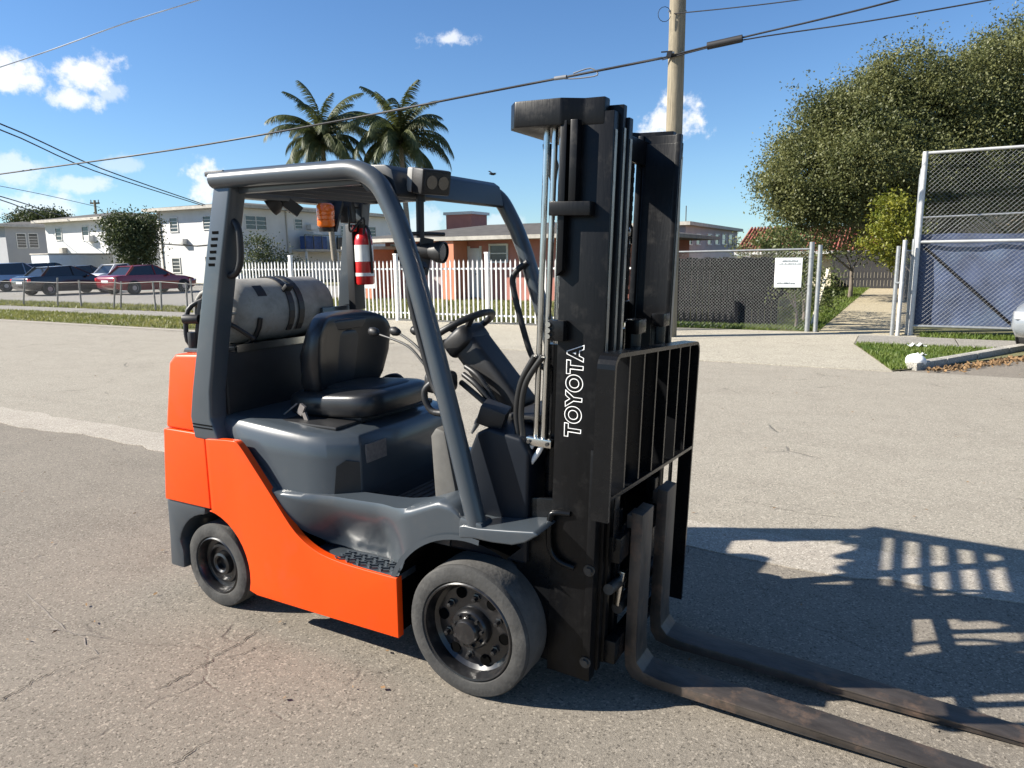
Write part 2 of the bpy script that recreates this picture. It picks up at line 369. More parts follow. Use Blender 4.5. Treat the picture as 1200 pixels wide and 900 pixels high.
M('crack_dark', (.062, .054, .046), rough=1, spec=.1, var=.3, vs=30); M('scratch_pale', (.22, .195, .165), rough=.95, var=.2, vs=30)
def gpix(px, py, z=.004): r = ray(px, py); t = (z-CAM_H)/r.z; return Vector((0, 0, CAM_H)) + r*t
def crack(pts, w, mat='crack_dark'):               # ragged ribbon lying in the surface
    P = smooth_path([gpix(*p) for p in pts], 7); m = MB(); v = []
    for i, p in enumerate(P):
        t = (P[min(i+1, len(P)-1)] - P[max(i-1, 0)]).normalized(); q = Vector((-t.y, t.x, 0)); e = min(1, i/3, (len(P)-1-i)/3)
        j = Vector((random.gauss(0, .007), random.gauss(0, .007), 0)); a = w*.45*(.1+e*random.uniform(.15, 1))
        v += [p+j+q*a, p+j-q*a]
    m.add(v, [(2*i, 2*i+1, 2*i+3, 2*i+2) for i in range(len(P)-1)]); structure('crack', m, mat, smooth=0)
crack([(-20, 828), (0, 820), (25, 807), (46, 795), (75, 782), (121, 768)], .006)
crack([(179, 809), (217, 790), (254, 767), (283, 751), (308, 732)], .007)
crack([(196, 899), (225, 880), (254, 861)], .006)
crack([(267, 770), (292, 763), (319, 751)], .004)
crack([(440, 790), (452, 786), (470, 779), (492, 768)], .004)
crack([(60, 800), (90, 786), (130, 772)], .003)
crack([(21, 688), (71, 730), (121, 769)], .008, 'scratch_pale')
crack([(30, 732), (80, 741), (130, 748)], .007, 'scratch_pale')
crack([(800, 655), (812, 640), (838, 634), (868, 638)], .006)
crack([(860, 585), (905, 594), (945, 602), (990, 606)], .005)
def inpoly(P, poly):
    x, y = P[:, 0], P[:, 1]; r_ = np.zeros(len(P), bool); j = len(poly)-1
    for i in range(len(poly)):
        xi, yi = poly[i]; xj, yj = poly[j]
        r_ ^= ((yi > y) != (yj > y)) & (x < (xj-xi)*(y-yi)/(yj-yi+1e-12)+xi); j = i
    return r_
def grass(name, poly, count, h, label, mat='grass_blades', z=.016, w=.011, clump=.5):
    P = np.array(poly); mn, mx_ = P.min(0), P.max(0)
    pts = rng.uniform(mn, mx_, (int(count*2.2), 2)); pts = pts[inpoly(pts, poly)][:count]
    dens = .55 + .45*np.sin(pts[:, 0]*5.1+1.3*np.sin(pts[:, 1]*3.3))*np.sin(pts[:, 1]*6.2)
    pts = pts[rng.uniform(size=len(pts)) < 1-clump*(1-dens)]
    n = len(pts); base = np.array([tuple(sp(a, b, z)) for a, b in pts])
    ang = rng.uniform(0, 6.28, n); d = np.stack([np.cos(ang), np.sin(ang), np.zeros(n)], 1)*w*rng.uniform(.6, 1.5, (n, 1))
    lean = rng.normal(0, .45, (n, 3)); lean[:, 2] = 1; hh = h*rng.uniform(.35, 1.15, (n, 1))
    V = np.stack([base-d, base+d, base+lean*hh], 1).reshape(-1, 3)
    return tag(tris(name, V, np.arange(n*3).reshape(-1, 3), mat), label, 'grass', kind='stuff')
grass('grass', [(-44, 11.25), (-9.4, 11.25), (-10.7, 13.5), (-44, 13.5)], 30000, .085, 'sunlit yellow green grass strip between street and left sidewalk', 'dry_grass', w=.016)
grass('grass', [(-.02, 11.05), (.20, 11.36), (.62, 12.08), (1.5, 13.8), (1.66, 14.08), (-.64, 14.08)], 9000, .075, 'triangle of grass inside the low kerb beside the driveway', w=.012)
grass('grass', [(.42, 15.58), (5, 15.58), (5, 16.4), (.42, 16.4)], 5000, .085, 'thin grass strip at the foot of the tall cage fence', w=.012)
grass('grass', [(-2.6, 16.15), (-1.45, 16.15), (-1.25, 37), (-3.7, 37)], 18000, .10, 'bright grass along the left side of the concrete path', w=.015)
grass('grass', [(-4.6, 16.0), (-2.3, 16.0), (-2.2, 16.75), (-4.6, 16.75)], 3500, .09, 'grass tuft line under the chain link fence', w=.013)
grass('grass', [(-21, 15.5), (-4.6, 15.5), (-4.6, 23.5), (-21, 23.5)], 24000, .10, 'dry lawn behind the white picket fence', 'dry_grass', w=.018)
grass('grass', [(-44, 14.95), (-18.2, 14.95), (-18.2, 16.9), (-44, 16.9)], 12000, .11, 'weedy grass along the leaning wire fence', 'dry_grass', w=.018, clump=.9)

# ================================================================== buildings
M('white_wall', (.62, .615, .60), rough=.85, var=.05, vs=.8, dirt=(.50, .48, .44, .45), ds=.5)
M('shade_grey_wall', (.34, .345, .36), rough=.85, var=.05, vs=.8, dirt=(.45, .43, .42, .4), ds=.5)  # greyer copy of the white wall, shade of the end face put into the colour
M('roof_dark', (.075, .068, .06), rough=.9, var=.3, vs=3)
M('roof_edge', (.42, .39, .34), rough=.8, var=.2, vs=3)
M('frame_white', (.62, .61, .58), rough=.6, var=.08)
M('glass_dark', (.035, .04, .045), rough=.12, var=.3, vs=2, spec=.6)
M('pink_wall', (.40, .165, .13), rough=.85, var=.1, vs=1.2, dirt=(.42, .19, .14, .5), ds=.8)
M('sunlit_pink_wall', (.56, .215, .125), rough=.85, var=.08, vs=1.2)  # lighter, more orange copy of the pink wall, sunlight put into its colour
M('door_white', (.66, .65, .62), rough=.5, var=.05)
M('tan_wall', (.36, .255, .15), rough=.9, var=.15, vs=1.5)
M('cream_wall', (.62, .56, .43), rough=.85, var=.06)
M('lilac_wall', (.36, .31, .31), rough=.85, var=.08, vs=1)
M('tile_red', (.27, .085, .055), rough=.75, var=.25, vs=7)
M('blue_tarp', (.03, .07, .20), rough=.6, var=.3, vs=4)
def bld(name, label, s0, n0): return thing(name, label, 'house' if 'house' in name else 'building', sp(s0, n0), SA)
def window(T, face, at_, u0, u1, z0, z1, bars=3, split=False):
    def b(a0, a1, d0, d1, c0, c1):                 # a along the face, d out of the face
        return (a0, a1, at_-d1, at_-d0, c0, c1) if face == 'f' else (at_+d0, at_+d1, a0, a1, c0, c1)
    fr = MB(); t = .07
    for q in ((u0-t, u1+t, 0, .05, z1, z1+t), (u0-t, u1+t, 0, .07, z0-t, z0), (u0-t, u0, 0, .05, z0, z1), (u1, u1+t, 0, .05, z0, z1)): fr.box(*b(*q))
    w = fr.build('window', 'frame_white', T, smooth=0)
    MB().box(*b(u0, u1, .002, .012, z0, z1)).build('pane', 'glass_dark', w, smooth=0)
    for k in range(1, bars+1):
        z = z0 + (z1-z0)*k/(bars+1); MB().box(*b(u0, u1, .012, .03, z-.02, z+.02)).build('glazing_bar', 'frame_white', w, smooth=0)
    if split: um = (u0+u1)/2; MB().box(*b(um-.04, um+.04, .012, .04, z0, z1)).build('mullion', 'frame_white', w, smooth=0)
    return w
def col_s(px, py, n):                              # street coordinate s and height z where a sight line meets the facade plane n
    r = ray(px, py); t = n/(r.x*SN.x + r.y*SN.y); w = r*t; return w.x*SD.x + w.y*SD.y, CAM_H + w.z
def col_n(px, py, s):
    r = ray(px, py); t = s/(r.x*SD.x + r.y*SD.y); w = r*t; return w.x*SN.x + w.y*SN.y, CAM_H + w.z
def block(T, x0, x1, y0, y1, h, wall, over=.72, th=.22, rise=.9, roof='roof_dark', wall2=None):
    MB().box(x0, x1, y0, y1, 0, h).build('wall', wall, T, smooth=0)
    if wall2: MB().box(x1+.004, x1+.03, y0+.02, y1, 0, h).build('wall', wall2, T, smooth=0)
    a, b, c, d = x0-over, x1+over, y0-over, y1+over
    r_ = MB().box(a, b, c, d, h, h+th).build('roof', 'roof_edge', T, smooth=0)
    mx_, my = (a+b)/2, (c+d)/2; z = h+th+.003
    wx = min(b-a, d-c)*.42
    top = [(a+wx, c+wx), (b-wx, c+wx), (b-wx, d-wx), (a+wx, d-wx)]
    v = [(a, c, z), (b, c, z), (b, d, z), (a, d, z)] + [(p[0], p[1], z+rise) for p in top]
    MB().add(v, [(0, 1, 5, 4), (1, 2, 6, 5), (2, 3, 7, 6), (3, 0, 4, 7), (4, 5, 6, 7), (3, 2, 1, 0)]).build('roof_slope', roof, r_, smooth=0)
    return r_
NH = 36.0
# apartment house seen through the forklift
s3 = col_s(271, 240, NH)[0]; T3 = bld('apartment_house', 'two storey white apartment house behind the forklift with a balcony', s3, NH)
block(T3, -8.3, 0, 0, 18.5, 5.35, 'white_wall', rise=.5)
for x0, x1, y0, y1 in ((199, 209, 256, 271), (238, 248, 254, 268), (202, 212, 303, 319), (241, 249, 301, 317)):
    a, z1 = col_s(x0, y0, NH); b, z0 = col_s(x1, y1, NH); window(T3, 'f', 0, a-s3, b-s3, z0, z1, 3)
for x0, x1, y0, y1, sp_ in ((287, 312, 253, 269, True), (345, 354, 257, 268, False), (399, 407, 265, 277, False), (430, 440, 266, 277, False)):
    a, z1 = col_n(x0, y0, s3); b, z0 = col_n(x1, y1, s3); window(T3, 'r', 0, a-NH, b-NH, z0, z1, 2, sp_)
na, za = col_n(341, 278, s3); nb, zb = col_n(415, 280, s3); zf = 2.45
bal = MB().box(.01, 1.5, na-NH, nb-NH, zf-.18, zf).build('balcony', 'roof_edge', T3, smooth=0)
for k in range(9):
    y = na-NH + (nb-na)*k/8; MB().box(1.42, 1.48, y-.03, y+.03, zf, zf+1.05).build('baluster', 'glass_dark', bal, smooth=0)
MB().box(1.42, 1.47, na-NH, nb-NH, zf+1.05, zf+1.12).build('handrail', 'glass_dark', bal, smooth=0)
MB().box(1.35, 1.40, na-NH+3.6, nb-NH, zf, zf+.95).build('railing_panel', 'roof_dark', bal, smooth=0)
MB().box(.6, 1.3, na-NH+.3, na-NH+2.6, zf, zf+1.0).build('storage_box', 'blue_tarp', bal, bevel=.06)
MB().box(.5, 1.2, na-NH+1.2, na-NH+2.0, zf+1.0, zf+1.35).build('storage_box', 'frame_white', bal, bevel=.06)
for y in (na-NH+.2, (na+nb)/2-NH, nb-NH-.2): MB().box(1.25, 1.4, y-.07, y+.07, 0, zf-.18).build('balcony_post', 'frame_white', bal, smooth=0)
MB().box(.01, .5, 7.2, 7.9, 4.0, 4.4).build('air_conditioner', 'frame_white', T3, bevel=.03)
MB().box(.01, .09, 5.0, 5.09, 0, 5.3).build('downpipe', 'roof_edge', T3, smooth=0)
MB().box(-8.0, -7.92, -.09, -.01, 0, 5.3).build('downpipe', 'roof_edge', T3, smooth=0)
MB().box(-5.6, -5.0, -.40, .0, 2.9, 3.3).build('air_conditioner', 'frame_white', T3, bevel=.03)
MB().tube([(-8.2, -.03, 3.0), (-4, -.03, 2.75), (-.1, -.03, 2.9)], .03, 5).build('wall_cable', 'roof_dark', T3)
MB().cyl((-6, 6, 5.6), (-6, 6, 7.2), .03, None, 6).bar((-6.4, 6, 6.9), (-5.6, 6, 6.9), .02, .02).build('roof_pipe', 'roof_dark', T3, smooth=0)
# second house with the tree in front of its shaded end
s2 = col_s(123, 257, NH)[0]; T2 = bld('apartment_house', 'white two storey house with shaded end wall behind the dark tree', s2, NH)
block(T2, -8.6, 0, 0, 14, 5.0, 'white_wall', rise=.7)
for x0, x1, y0, y1 in ((65, 73, 268, 281), (96, 105, 266, 281), (69, 77, 306, 312), (99, 107, 305, 320)):
    a, z1 = col_s(x0, y0, NH); b, z0 = col_s(x1, y1, NH); window(T2, 'f', 0, a-s2, b-s2, z0, z1, 2)
MB().box(-2.4, -1.7, -.45, .0, 3.3, 3.8).build('air_conditioner', 'frame_white', T2, bevel=.03)
MB().box(-6.3, -5.7, -.4, .0, 2.2, 2.9).build('meter_box', 'roof_edge', T2, bevel=.03)
s1 = col_s(5, 266, NH)[0]; T1 = bld('apartment_house', 'house at the left edge of the picture with shade painted grey on its walls', s1, NH)
block(T1, -9, 0, 0, 13, 4.9, 'shade_grey_wall', rise=.5)
for x0, x1 in ((19, 31), (33, 45)):
    a, z1 = col_n(x0, 274, s1); b, z0 = col_n(x1, 290, s1); window(T1, 'r', 0, a-NH, b-NH, z0, z1, 4)
# pink bungalow behind the white fence
NP = 24.0
sP = col_s(640, 300, NP)[0]; TP = bld('bungalow_house', 'low pink house with a dark flat roof behind the white picket fence', sP+3.2, NP)
def fl(px): return col_s(px, 300, NP)[0]-sP-3.2
block(TP, fl(452), 0, 0, 8, 2.28, 'pink_wall', over=1.1, th=.14, rise=.6)
MB().box(fl(441), fl(462), -1.5, .004, 0, 2.0).build('porch_wall', 'sunlit_pink_wall', TP, smooth=0)
MB().box(fl(438), fl(468), -2.0, .004, 2.0, 2.12).build('porch_roof', 'roof_edge', TP, smooth=0)
MB().box(fl(533), fl(548), -1.0, .004, 0, 2.27).build('pier', 'sunlit_pink_wall', TP, smooth=0)
MB().box(fl(500), fl(530), -.012, .0, .0, 2.26).build('painted_shade_panel', 'lilac_wall', TP, smooth=0)  # thin lilac grey panel paints shade onto the pink front
def fx(px, py): s_, z_ = col_s(px, py, NP); return s_-sP-3.2, z_
a, z1 = fx(575, 288); b, z0 = fx(594, 306); window(TP, 'f', 0, a, b, z0, z1, 1)
a, z1 = fx(460, 288); b, z0 = fx(486, 312); window(TP, 'f', 0, a, b, z0, z1, 1)
a, z1 = fx(551, 291); b, z0 = fx(563, 330)
dr = MB().box(a, b, -.06, .004, .1, z1).build('door', 'door_white', TP, bevel=.01)
MB().cyl((b-.12, -.06, 1.0), (b-.12, -.12, 1.0), .03, None, 8).build('handle', 'roof_dark', dr)
MB().box(a-.1, a, -.05, .004, .05, z1+.08).box(b, b+.1, -.05, .004, .05, z1+.08).build('door_frame', 'frame_white', TP, smooth=0)
# block house further back, its box on the roof
TB = bld('block_house', 'small flat house far behind the bungalow with a boxy rooftop room', col_s(528, 280, 44)[0], 44)
block(TB, -5, 6, 0, 8, 2.9, 'cream_wall', rise=.3)
MB().box(-1.0, 1.2, 1.0, 3.2, 3.15, 4.75).build('rooftop_room', 'pink_wall', TB, smooth=0)
MB().box(-1.15, 1.35, .85, 3.35, 4.75, 4.95).build('rooftop_slab', 'frame_white', TB, smooth=0)
TC = bld('cream_building', 'pale cream flat building showing left of the mast', col_s(630, 280, 52)[0], 52)
block(TC, -2.6, 8, 0, 9, 3.7, 'cream_wall', rise=.15, roof='roof_edge')
TD = bld('tan_house', 'brown gabled house partly hidden by the mast', col_s(640, 300, 33)[0], 33)
MB().box(0, 4, 0, 6, 0, 2.1).build('wall', 'tan_wall', TD, smooth=0)
MB().prism([(-.6, 2.1), (4.6, 2.1), (2, 3.4)], 'y', -.5, 6.5).build('roof', 'tan_wall', TD, smooth=0)
# lilac two storey block right of the mast
NL = 42.0
sL = col_s(803, 280, NL)[0]; TL = bld('lilac_building', 'lilac grey flat roofed building right of the mast', sL, NL)
hL = 3.35
block(TL, -6, 0, 0, 15, hL, 'lilac_wall', rise=.1, over=.35, th=.2, roof='roof_edge')
for px in (806, 816, 829, 838, 846, 854):
    a, z1 = col_n(px, 275, sL); b, z0 = col_n(px+4, 286, sL); window(TL, 'r', 0, a-NL, b-NL, max(z0, .8), min(z1, hL-.3), 1)
MB().cyl((-.8, 3, hL+.2), (-.8, 3, hL+1.3), .03, None, 6).build('roof_pipe', 'roof_dark', TL)
# red tiled bungalow behind the oak
NR = 40.0
sR = col_s(864, 290, NR)[0]+4.9; TR = bld('tiled_house', 'low house with a red tiled roof under the big tree', sR, NR)
MB().box(-4.2, 9, 0, 7, 0, 1.75).build('wall', 'cream_wall', TR, smooth=0)
rf = MB().add([(-4.9, -.7, 1.75), (9.7, -.7, 1.75), (9.7, 3.5, 3.1), (-4.9, 3.5, 3.1), (9.7, 7.7, 1.75), (-4.9, 7.7, 1.75)], [(0, 1, 2, 3), (3, 2, 4, 5), (0, 3, 5), (1, 4, 2), (0, 5, 4, 1)]).build('roof', 'tile_red', TR, smooth=0)
tl = MB().tube([(0, -.72, 1.80), (0, 3.5, 3.15)], .055, 5).mesh('roof_tile', 'tile_red')
for k in range(80): link('roof_tile', tl, rf, (-4.8 + k*.18, 0, 0))
MB().box(-4.9, 9.7, -.74, -.70, 1.62, 1.76).build('fascia', 'frame_white', TR, smooth=0)
# tan wall seen through the cage
TW = bld('tan_building', 'tan brick building seen through the top of the cage fence', 3.8, 34)
block(TW, -2.3, 9, 0, 6, 4.0, 'tan_wall', rise=.8, roof='tan_wall')
window(TW, 'f', 0, .8, 2.0, 2.4, 3.5, 1)

# ================================================================== fences
M('post_pale', (.50, .50, .49), rough=.5, metal=.2, var=.12, vs=15)
M('galvanised', (.34, .35, .35), rough=.45, metal=.6, var=.15, vs=20)
M('chain_wire', (.21, .215, .215), rough=.55, metal=.2, var=.1)
M('picket_white', (.72, .71, .68), rough=.6, var=.06, vs=6)
M('plank_dark', (.006, .006, .0065), rough=.95, spec=.15, var=.4, vs=3, stretch=(8, 8, 1))
M('plank_grey', (.03, .03, .033), rough=.85, var=.35, vs=3, stretch=(8, 8, 1))
M('sign_white', (.74, .76, .75), rough=.5, var=.03)
M('sign_ink', (.10, .12, .13), rough=.6); M('sign_faint', (.50, .55, .55), rough=.6)
def chainlink(L, H, z0=.04, p=.072, r=.0016, at_y=0):
    m = MB()
    def seg(x0, zz0, x1, zz1, yo):
        d = Vector((x1-x0, 0, zz1-zz0)).normalized(); q = Vector((-d.z, 0, d.x)); y = Vector((0, 1, 0))
        v = []
        for P_ in (Vector((x0, at_y+yo, zz0)), Vector((x1, at_y+yo, zz1))):
            for k in range(3): v.append(P_ + (q*math.cos(2.1*k) + y*math.sin(2.1*k))*r)
        m.add(v, [(0, 1, 4, 3), (1, 2, 5, 4), (2, 0, 3, 5)])
    k = -H
    while k < L:
        a = max(0, k); b = min(L, k+H)
        if b-a > .01: seg(a, z0 + a-k, b, z0 + b-k, r); seg(a, z0 + H-(a-k), b, z0 + H-(b-k), -r)
        k += p
    return m
NF = 16.05
# left chain link fence with notice
CF = thing('chain_link_fence', 'low chain link fence panel carrying the white notice', 'fence', sp(-4.48, NF), SA)
chainlink(2.80, 1.66).build('mesh', 'chain_wire', CF, smooth=0)['kind'] = 'stuff'
MB().cyl((0, 0, 0), (0, 0, 1.80), .038, None, 12).build('post', 'post_pale', CF)
MB().cyl((2.82, .02, 0), (2.82, .02, 1.86), .050, None, 12).build('post', 'galvanised', CF)
MB().cyl((2.98, .02, 0), (2.98, .02, 1.80), .045, None, 12).build('post', 'galvanised', CF)
MB().cyl((0, 0, 1.70), (2.84, 0, 1.72), .021, None, 10).build('top_rail', 'galvanised', CF)
for z in (.3, 1.0, 1.55): MB().cyl((2.82, .02, z-.02), (2.82, .02, z+.02), .057, None, 12).build('clamp', 'galvanised', CF)
nbd = thing('notice_board', 'white notice with rows of small print on the chain link fence', 'sign', sp(*[col_s(909, 302, NF)[0], NF-.03]), SA)
w_ = col_s(939, 337, NF)[0]-col_s(909, 302, NF)[0]; zt, zb = 1.545, .93
MB().box(0, w_, -.008, 0, zb, zt).build('board', 'sign_white', nbd, bevel=.003)
ink = MB(); random.seed(3)
for row, (z, x0, x1, hgt) in enumerate(((zt-.065, .13, .42, .035), (zt-.125, .06, .46, .028))):
    x = w_*x0/.5
    while x < w_*x1/.5:
        lw = random.uniform(.010, .022); ink.box(x, x+lw, -.0115, -.009, z-hgt/2, z+hgt/2*random.uniform(.4, 1)); x += lw + random.uniform(.005, .010)
x = .06
while x < w_*.75:
    lw = random.uniform(.010, .022); ink.box(x, x+lw, -.0115, -.009, zb+.07, zb+.07+random.uniform(.02, .045)); x += lw + random.uniform(.005, .014)
ink.build('print', 'sign_ink', nbd, smooth=0)['kind'] = 'stuff'
ft = MB()
for k in range(9):
    x = .10
    while x < w_-.10:
        lw = random.uniform(.03, .08); ft.box(x, min(x+lw, w_-.08), -.0115, -.009, zt-.20-k*.032, zt-.188-k*.032); x += lw+.012
ft.build('print', 'sign_faint', nbd, smooth=0)['kind'] = 'stuff'
# tall cage fence on the right
HC = 3.47
CG = thing('cage_fence', 'tall chain link cage fence with pale steel posts on the right', 'fence', sp(.24, NF), SA)
chainlink(6.0, HC-.20, .17, p=.085, r=.0018).build('mesh', 'chain_wire', CG, smooth=0)['kind'] = 'stuff'
sm = chainlink(4.2, HC-.1, .05, p=.085, r=.0018); sm.v = [(.01, p[0], p[2]) for p in sm.v]
sm.build('mesh', 'chain_wire', CG, smooth=0)['kind'] = 'stuff'
MB().cyl((0, 0, 0), (0, 0, HC+.03), .048, None, 12).build('post', 'post_pale', CG)
for y in (1.4, 2.8, 4.2): MB().cyl((0, y, 0), (0, y, HC), .034, None, 10).build('post', 'galvanised', CG)
MB().cyl((6, 0, 0), (6, 0, HC), .045, None, 10).build('post', 'galvanised', CG)
for z, r_ in ((HC, .028), (1.82, .028), (.20, .030)): MB().cyl((0, -.004, z), (6, -.004, z), r_, None, 10).build('rail', 'post_pale' if z > 1 else 'galvanised', CG)
MB().cyl((0, 0, HC-.01), (0, 4.2, HC-.01), .024, None, 10).build('rail', 'galvanised', CG)
MB().cyl((.12, .055, 1.72), (1.62, .055, .28), .026, None, 10).build('diagonal_brace', 'plank_dark', CG)
MB().cyl((.02, 4.2, 2.45), (6, 4.2, 2.55), .024, None, 8).build('rail', 'galvanised', CG)
for x in (2.6, 4.6): MB().cyl((x, 4.2, 0), (x, 4.2, 2.55), .03, None, 8).build('post', 'galvanised', CG)
cm = chainlink(5.9, 2.4, .05, p=.10, r=.0016); cm.v = [(p[0]+.05, 4.2+p[1], p[2]) for p in cm.v]
cm.build('mesh', 'chain_wire', CG, smooth=0)['kind'] = 'stuff'
M('blue_screen', (.055, .075, .135), rough=.8, var=.35, vs=2.2, dirt=(.10, .15, .22, .7), ds=1.6)
scrn = MB(); nx, nz_ = 40, 10
for j in range(nz_+1):
    for i in range(nx+1):
        x = .04 + 5.9*i/nx; z = .22 + 1.74*j/nz_
        scrn.v.append((x, .10 + .02*math.sin(x*5.3+j*.4)+.012*math.sin(x*11+j), z + .015*math.sin(x*3.1)*(j/nz_)))
for j in range(nz_):
    for i in range(nx): a = j*(nx+1)+i; scrn.f.append((a, a+1, a+nx+2, a+nx+1))
bs = scrn.build('privacy_screen', 'blue_screen', None, smooth=80); bs.location = sp(.24, NF); bs.rotation_euler[2] = SA
tag(bs, 'faded blue fabric screen hung behind the lower half of the cage fence', 'screen')
# gate leaf folded back beside the path
GL = thing('swing_gate', 'narrow steel gate leaf standing open beside the path', 'gate', sp(.02, NF-.05), SA)
for x, y, h, m_ in ((-.10, -.10, 1.75, 'galvanised'), (.0, -.14, 1.86, 'post_pale'), (.16, .10, 1.88, 'galvanised')): MB().cyl((x, y, 0), (x, y, h), .038, None, 12).build('post', m_, GL)
MB().cyl((0, -.14, .12), (.16, 1.0, .12), .02, None, 8).cyl((0, -.14, 1.65), (.16, 1.0, 1.65), .02, None, 8).cyl((.16, 1.0, .1), (.16, 1.0, 1.67), .02, None, 8).build('gate_frame', 'galvanised', GL)
gmsh = chainlink(1.14, 1.5, .13, p=.072, r=.0016); gmsh.v = [(.14*p[0]+p[1], -.14+p[0], p[2]) for p in gmsh.v]
gmsh.build('mesh', 'chain_wire', GL, smooth=0)['kind'] = 'stuff'
MB().bar((-.12, -.12, 1.05), (.03, -.15, 1.05), .05, .03).bar((.0, -.16, .45), (.12, .02, .45), .04, .03).build('latch', 'galvanised', GL)
# dark plank fence behind: along the chain link, then back beside the path, then closing the view
def plank_fence(label, s0, n0, ang, L, H, mat, w=.14):
    T = thing('plank_fence', label, 'fence', sp(s0, n0), SA+ang)
    me = [MB().box(0, w-.008, 0, .022, .03, H+dz).mesh('plank', mat, smooth=0) for dz in (0, -.015, .012)]
    for k in range(int(L/w)): link('plank', me[(k*7) % 3], T, (k*w, random.uniform(-.004, .004), 0))
    for z in (.4, H-.3): MB().box(0, L, .024, .06, z, z+.09).build('rail', mat, T, smooth=0)
    return T
plank_fence('black plank fence right behind the chain link fence', -4.75, 16.85, 0, 2.5, 1.56, 'plank_dark')
plank_fence('long dark plank fence running back along the left of the path', -3.9, 17.3, R(90), 19.5, 1.5, 'plank_dark')
plank_fence('grey plank fence closing the far end of the path', -2.9, 36.8, 0, 5.2, 1.75, 'plank_grey')
tag(MB().bar(sp(-1.72, 17.6, .02), sp(-1.62, 19.6, 1.25), .07, .05).build('timber_prop', 'cream_wall', None), 'pale timber prop leaning against the hedge by the path', 'prop')
# white picket fence
NK = 15.1
PF = thing('picket_fence', 'white steel picket fence behind the forklift', 'fence', sp(-18.6, NK), SA)
pk = MB().prism([(-.017, .07), (.017, .07), (.017, 1.52), (0, 1.58), (-.017, 1.52)], 'y', -.012, .012).mesh('picket', 'picket_white', smooth=0)
LK = 14.0
for k in range(int(LK/.132)): link('picket', pk, PF, (.08 + k*.132, 0, random.uniform(-.012, .012)))
for z in (.22, 1.36): MB().box(0, LK, .014, .045, z-.02, z+.02).build('rail', 'picket_white', PF, smooth=0)
for x in (.0, 3.2, 5.45, 6.95, 9.72, 12.4, 14.0):
    p_ = MB().box(x-.045, x+.045, -.03, .06, 0, 1.72).build('post', 'picket_white', PF, bevel=.006)
    MB().box(x-.055, x+.055, -.04, .07, 1.72, 1.76).build('post_cap', 'picket_white', p_, smooth=0)
MB().box(5.75, 6.25, -.016, -.013, .85, 1.15).build('panel', 'door_white', PF, smooth=0)
# leaning wire fence on the left
WF = thing('wire_fence', 'sagging low wire fence with leaning posts in front of the parked cars', 'fence', sp(-33.5, 15.3), SA)
posts = [(0, .05), (1.8, .02), (3.6, .22), (5.9, .14), (7.4, .0), (9.3, .2), (9.7, .12), (11.6, -.03), (11.9, .04), (13.2, .02), (13.5, -.03), (15.1, .02)]
M('post_dull', (.22, .21, .19), rough=.7, var=.3, vs=8)
for x, ln in posts: MB().cyl((x, 0, 0), (x+ln*1.3, .02, 1.02+random.uniform(-.08, .1)), .030, None, 8).build('post', 'post_dull', WF)
MB().tube([(x+ln*1.1, .01, .93+.04*math.sin(x*1.7)) for x, ln in posts], .012, 6).build('top_rail', 'post_dull', WF, smooth=50)
M('rail_dull', (.20, .20, .19), rough=.6, metal=.3, var=.3, vs=8)
wm = chainlink(15.1, .85, .05, p=.11, r=.0016); wm.build('mesh', 'chain_wire', WF, smooth=0)['kind'] = 'stuff'

# ================================================================== poles and wires
M('pole_wood', (.23, .195, .135), rough=.85, var=.3, vs=4, stretch=(9, 9, .5), bump=.25, bs=20, dirt=(.14, .12, .085, .6), ds=4)
M('cable_black', (.015, .015, .017), rough=.6); M('cable_grey', (.16, .17, .19), rough=.6)
M('cable_light', (.55, .58, .62), rough=.5)
pp = ray(783, 395); pp = pp*(-CAM_H/pp.z); pb = Vector((pp.x, pp.y, 0))
UP = thing('utility_pole', 'weathered wooden utility pole rising behind the mast', 'pole', pb)
MB().cyl((0, 0, 0), (.02, 0, 8.5), .165, .145, 20).build('shaft', 'pole_wood', UP, smooth=50)
MB().bar((-.20, -.16, 5.32), (-.12, -.18, 5.30), .10, .10).bar((-.30, -.12, 5.37), (-.10, -.17, 5.37), .03, .02).build('cable_bracket', 'cable_black', UP)
MB().tube([(-.26+.12*math.cos(a*.5), -.15, 6.02+.13*math.sin(a*.5)) for a in range(13)], .006, 5).build('wire_loop', 'cable_black', UP)
MB().bar((-.17, -.05, 6.10), (.17, -.05, 6.10), .02, .03).bar((-.165, -.12, 5.36), (.165, -.12, 5.36), .03, .03).build('pole_band', 'galvanised', UP)
def wd(px, py, Y): r = ray(px, py); t = Y/r.y; return Vector((0, 0, CAM_H)) + r*t
def onlane(px, py, n=13.9):
    s_, z_ = col_s(px, py, n); return sp(s_, n, z_)
def wire(label, pts, r_, mat='cable_black', k=5):
    return tag(MB().tube(smooth_path(pts, k), r_, 6).build('overhead_wire', mat, None, smooth=60), label, 'wire')
wire('thick black cable sagging from the left past the palms to the utility pole', [onlane(-230, 236), onlane(0, 204), onlane(200, 176), onlane(400, 141), onlane(560, 110), onlane(690, 85), onlane(776, 68)], .024)
wire('thick black cable rising to the right from the utility pole', [onlane(776, 68), onlane(870, 44), onlane(960, 23), onlane(1055, -1), onlane(1180, -38)], .016)
wire('thin dark cable below the thick one right of the pole', [onlane(776, 70), onlane(870, 47), onlane(1010, 26), onlane(1160, 0), onlane(1300, -27)], .012)
wire('thin wire from the top of the pole toward the right', [onlane(790, 16), onlane(860, 9), onlane(935, 0), onlane(1030, -14)], .010)
sc = tag(MB().cyl(onlane(829, 54), onlane(870, 45), .065, None, 14).build('splice_case', 'cable_black', None), 'black cable splice case hanging right of the utility pole', 'cable box')
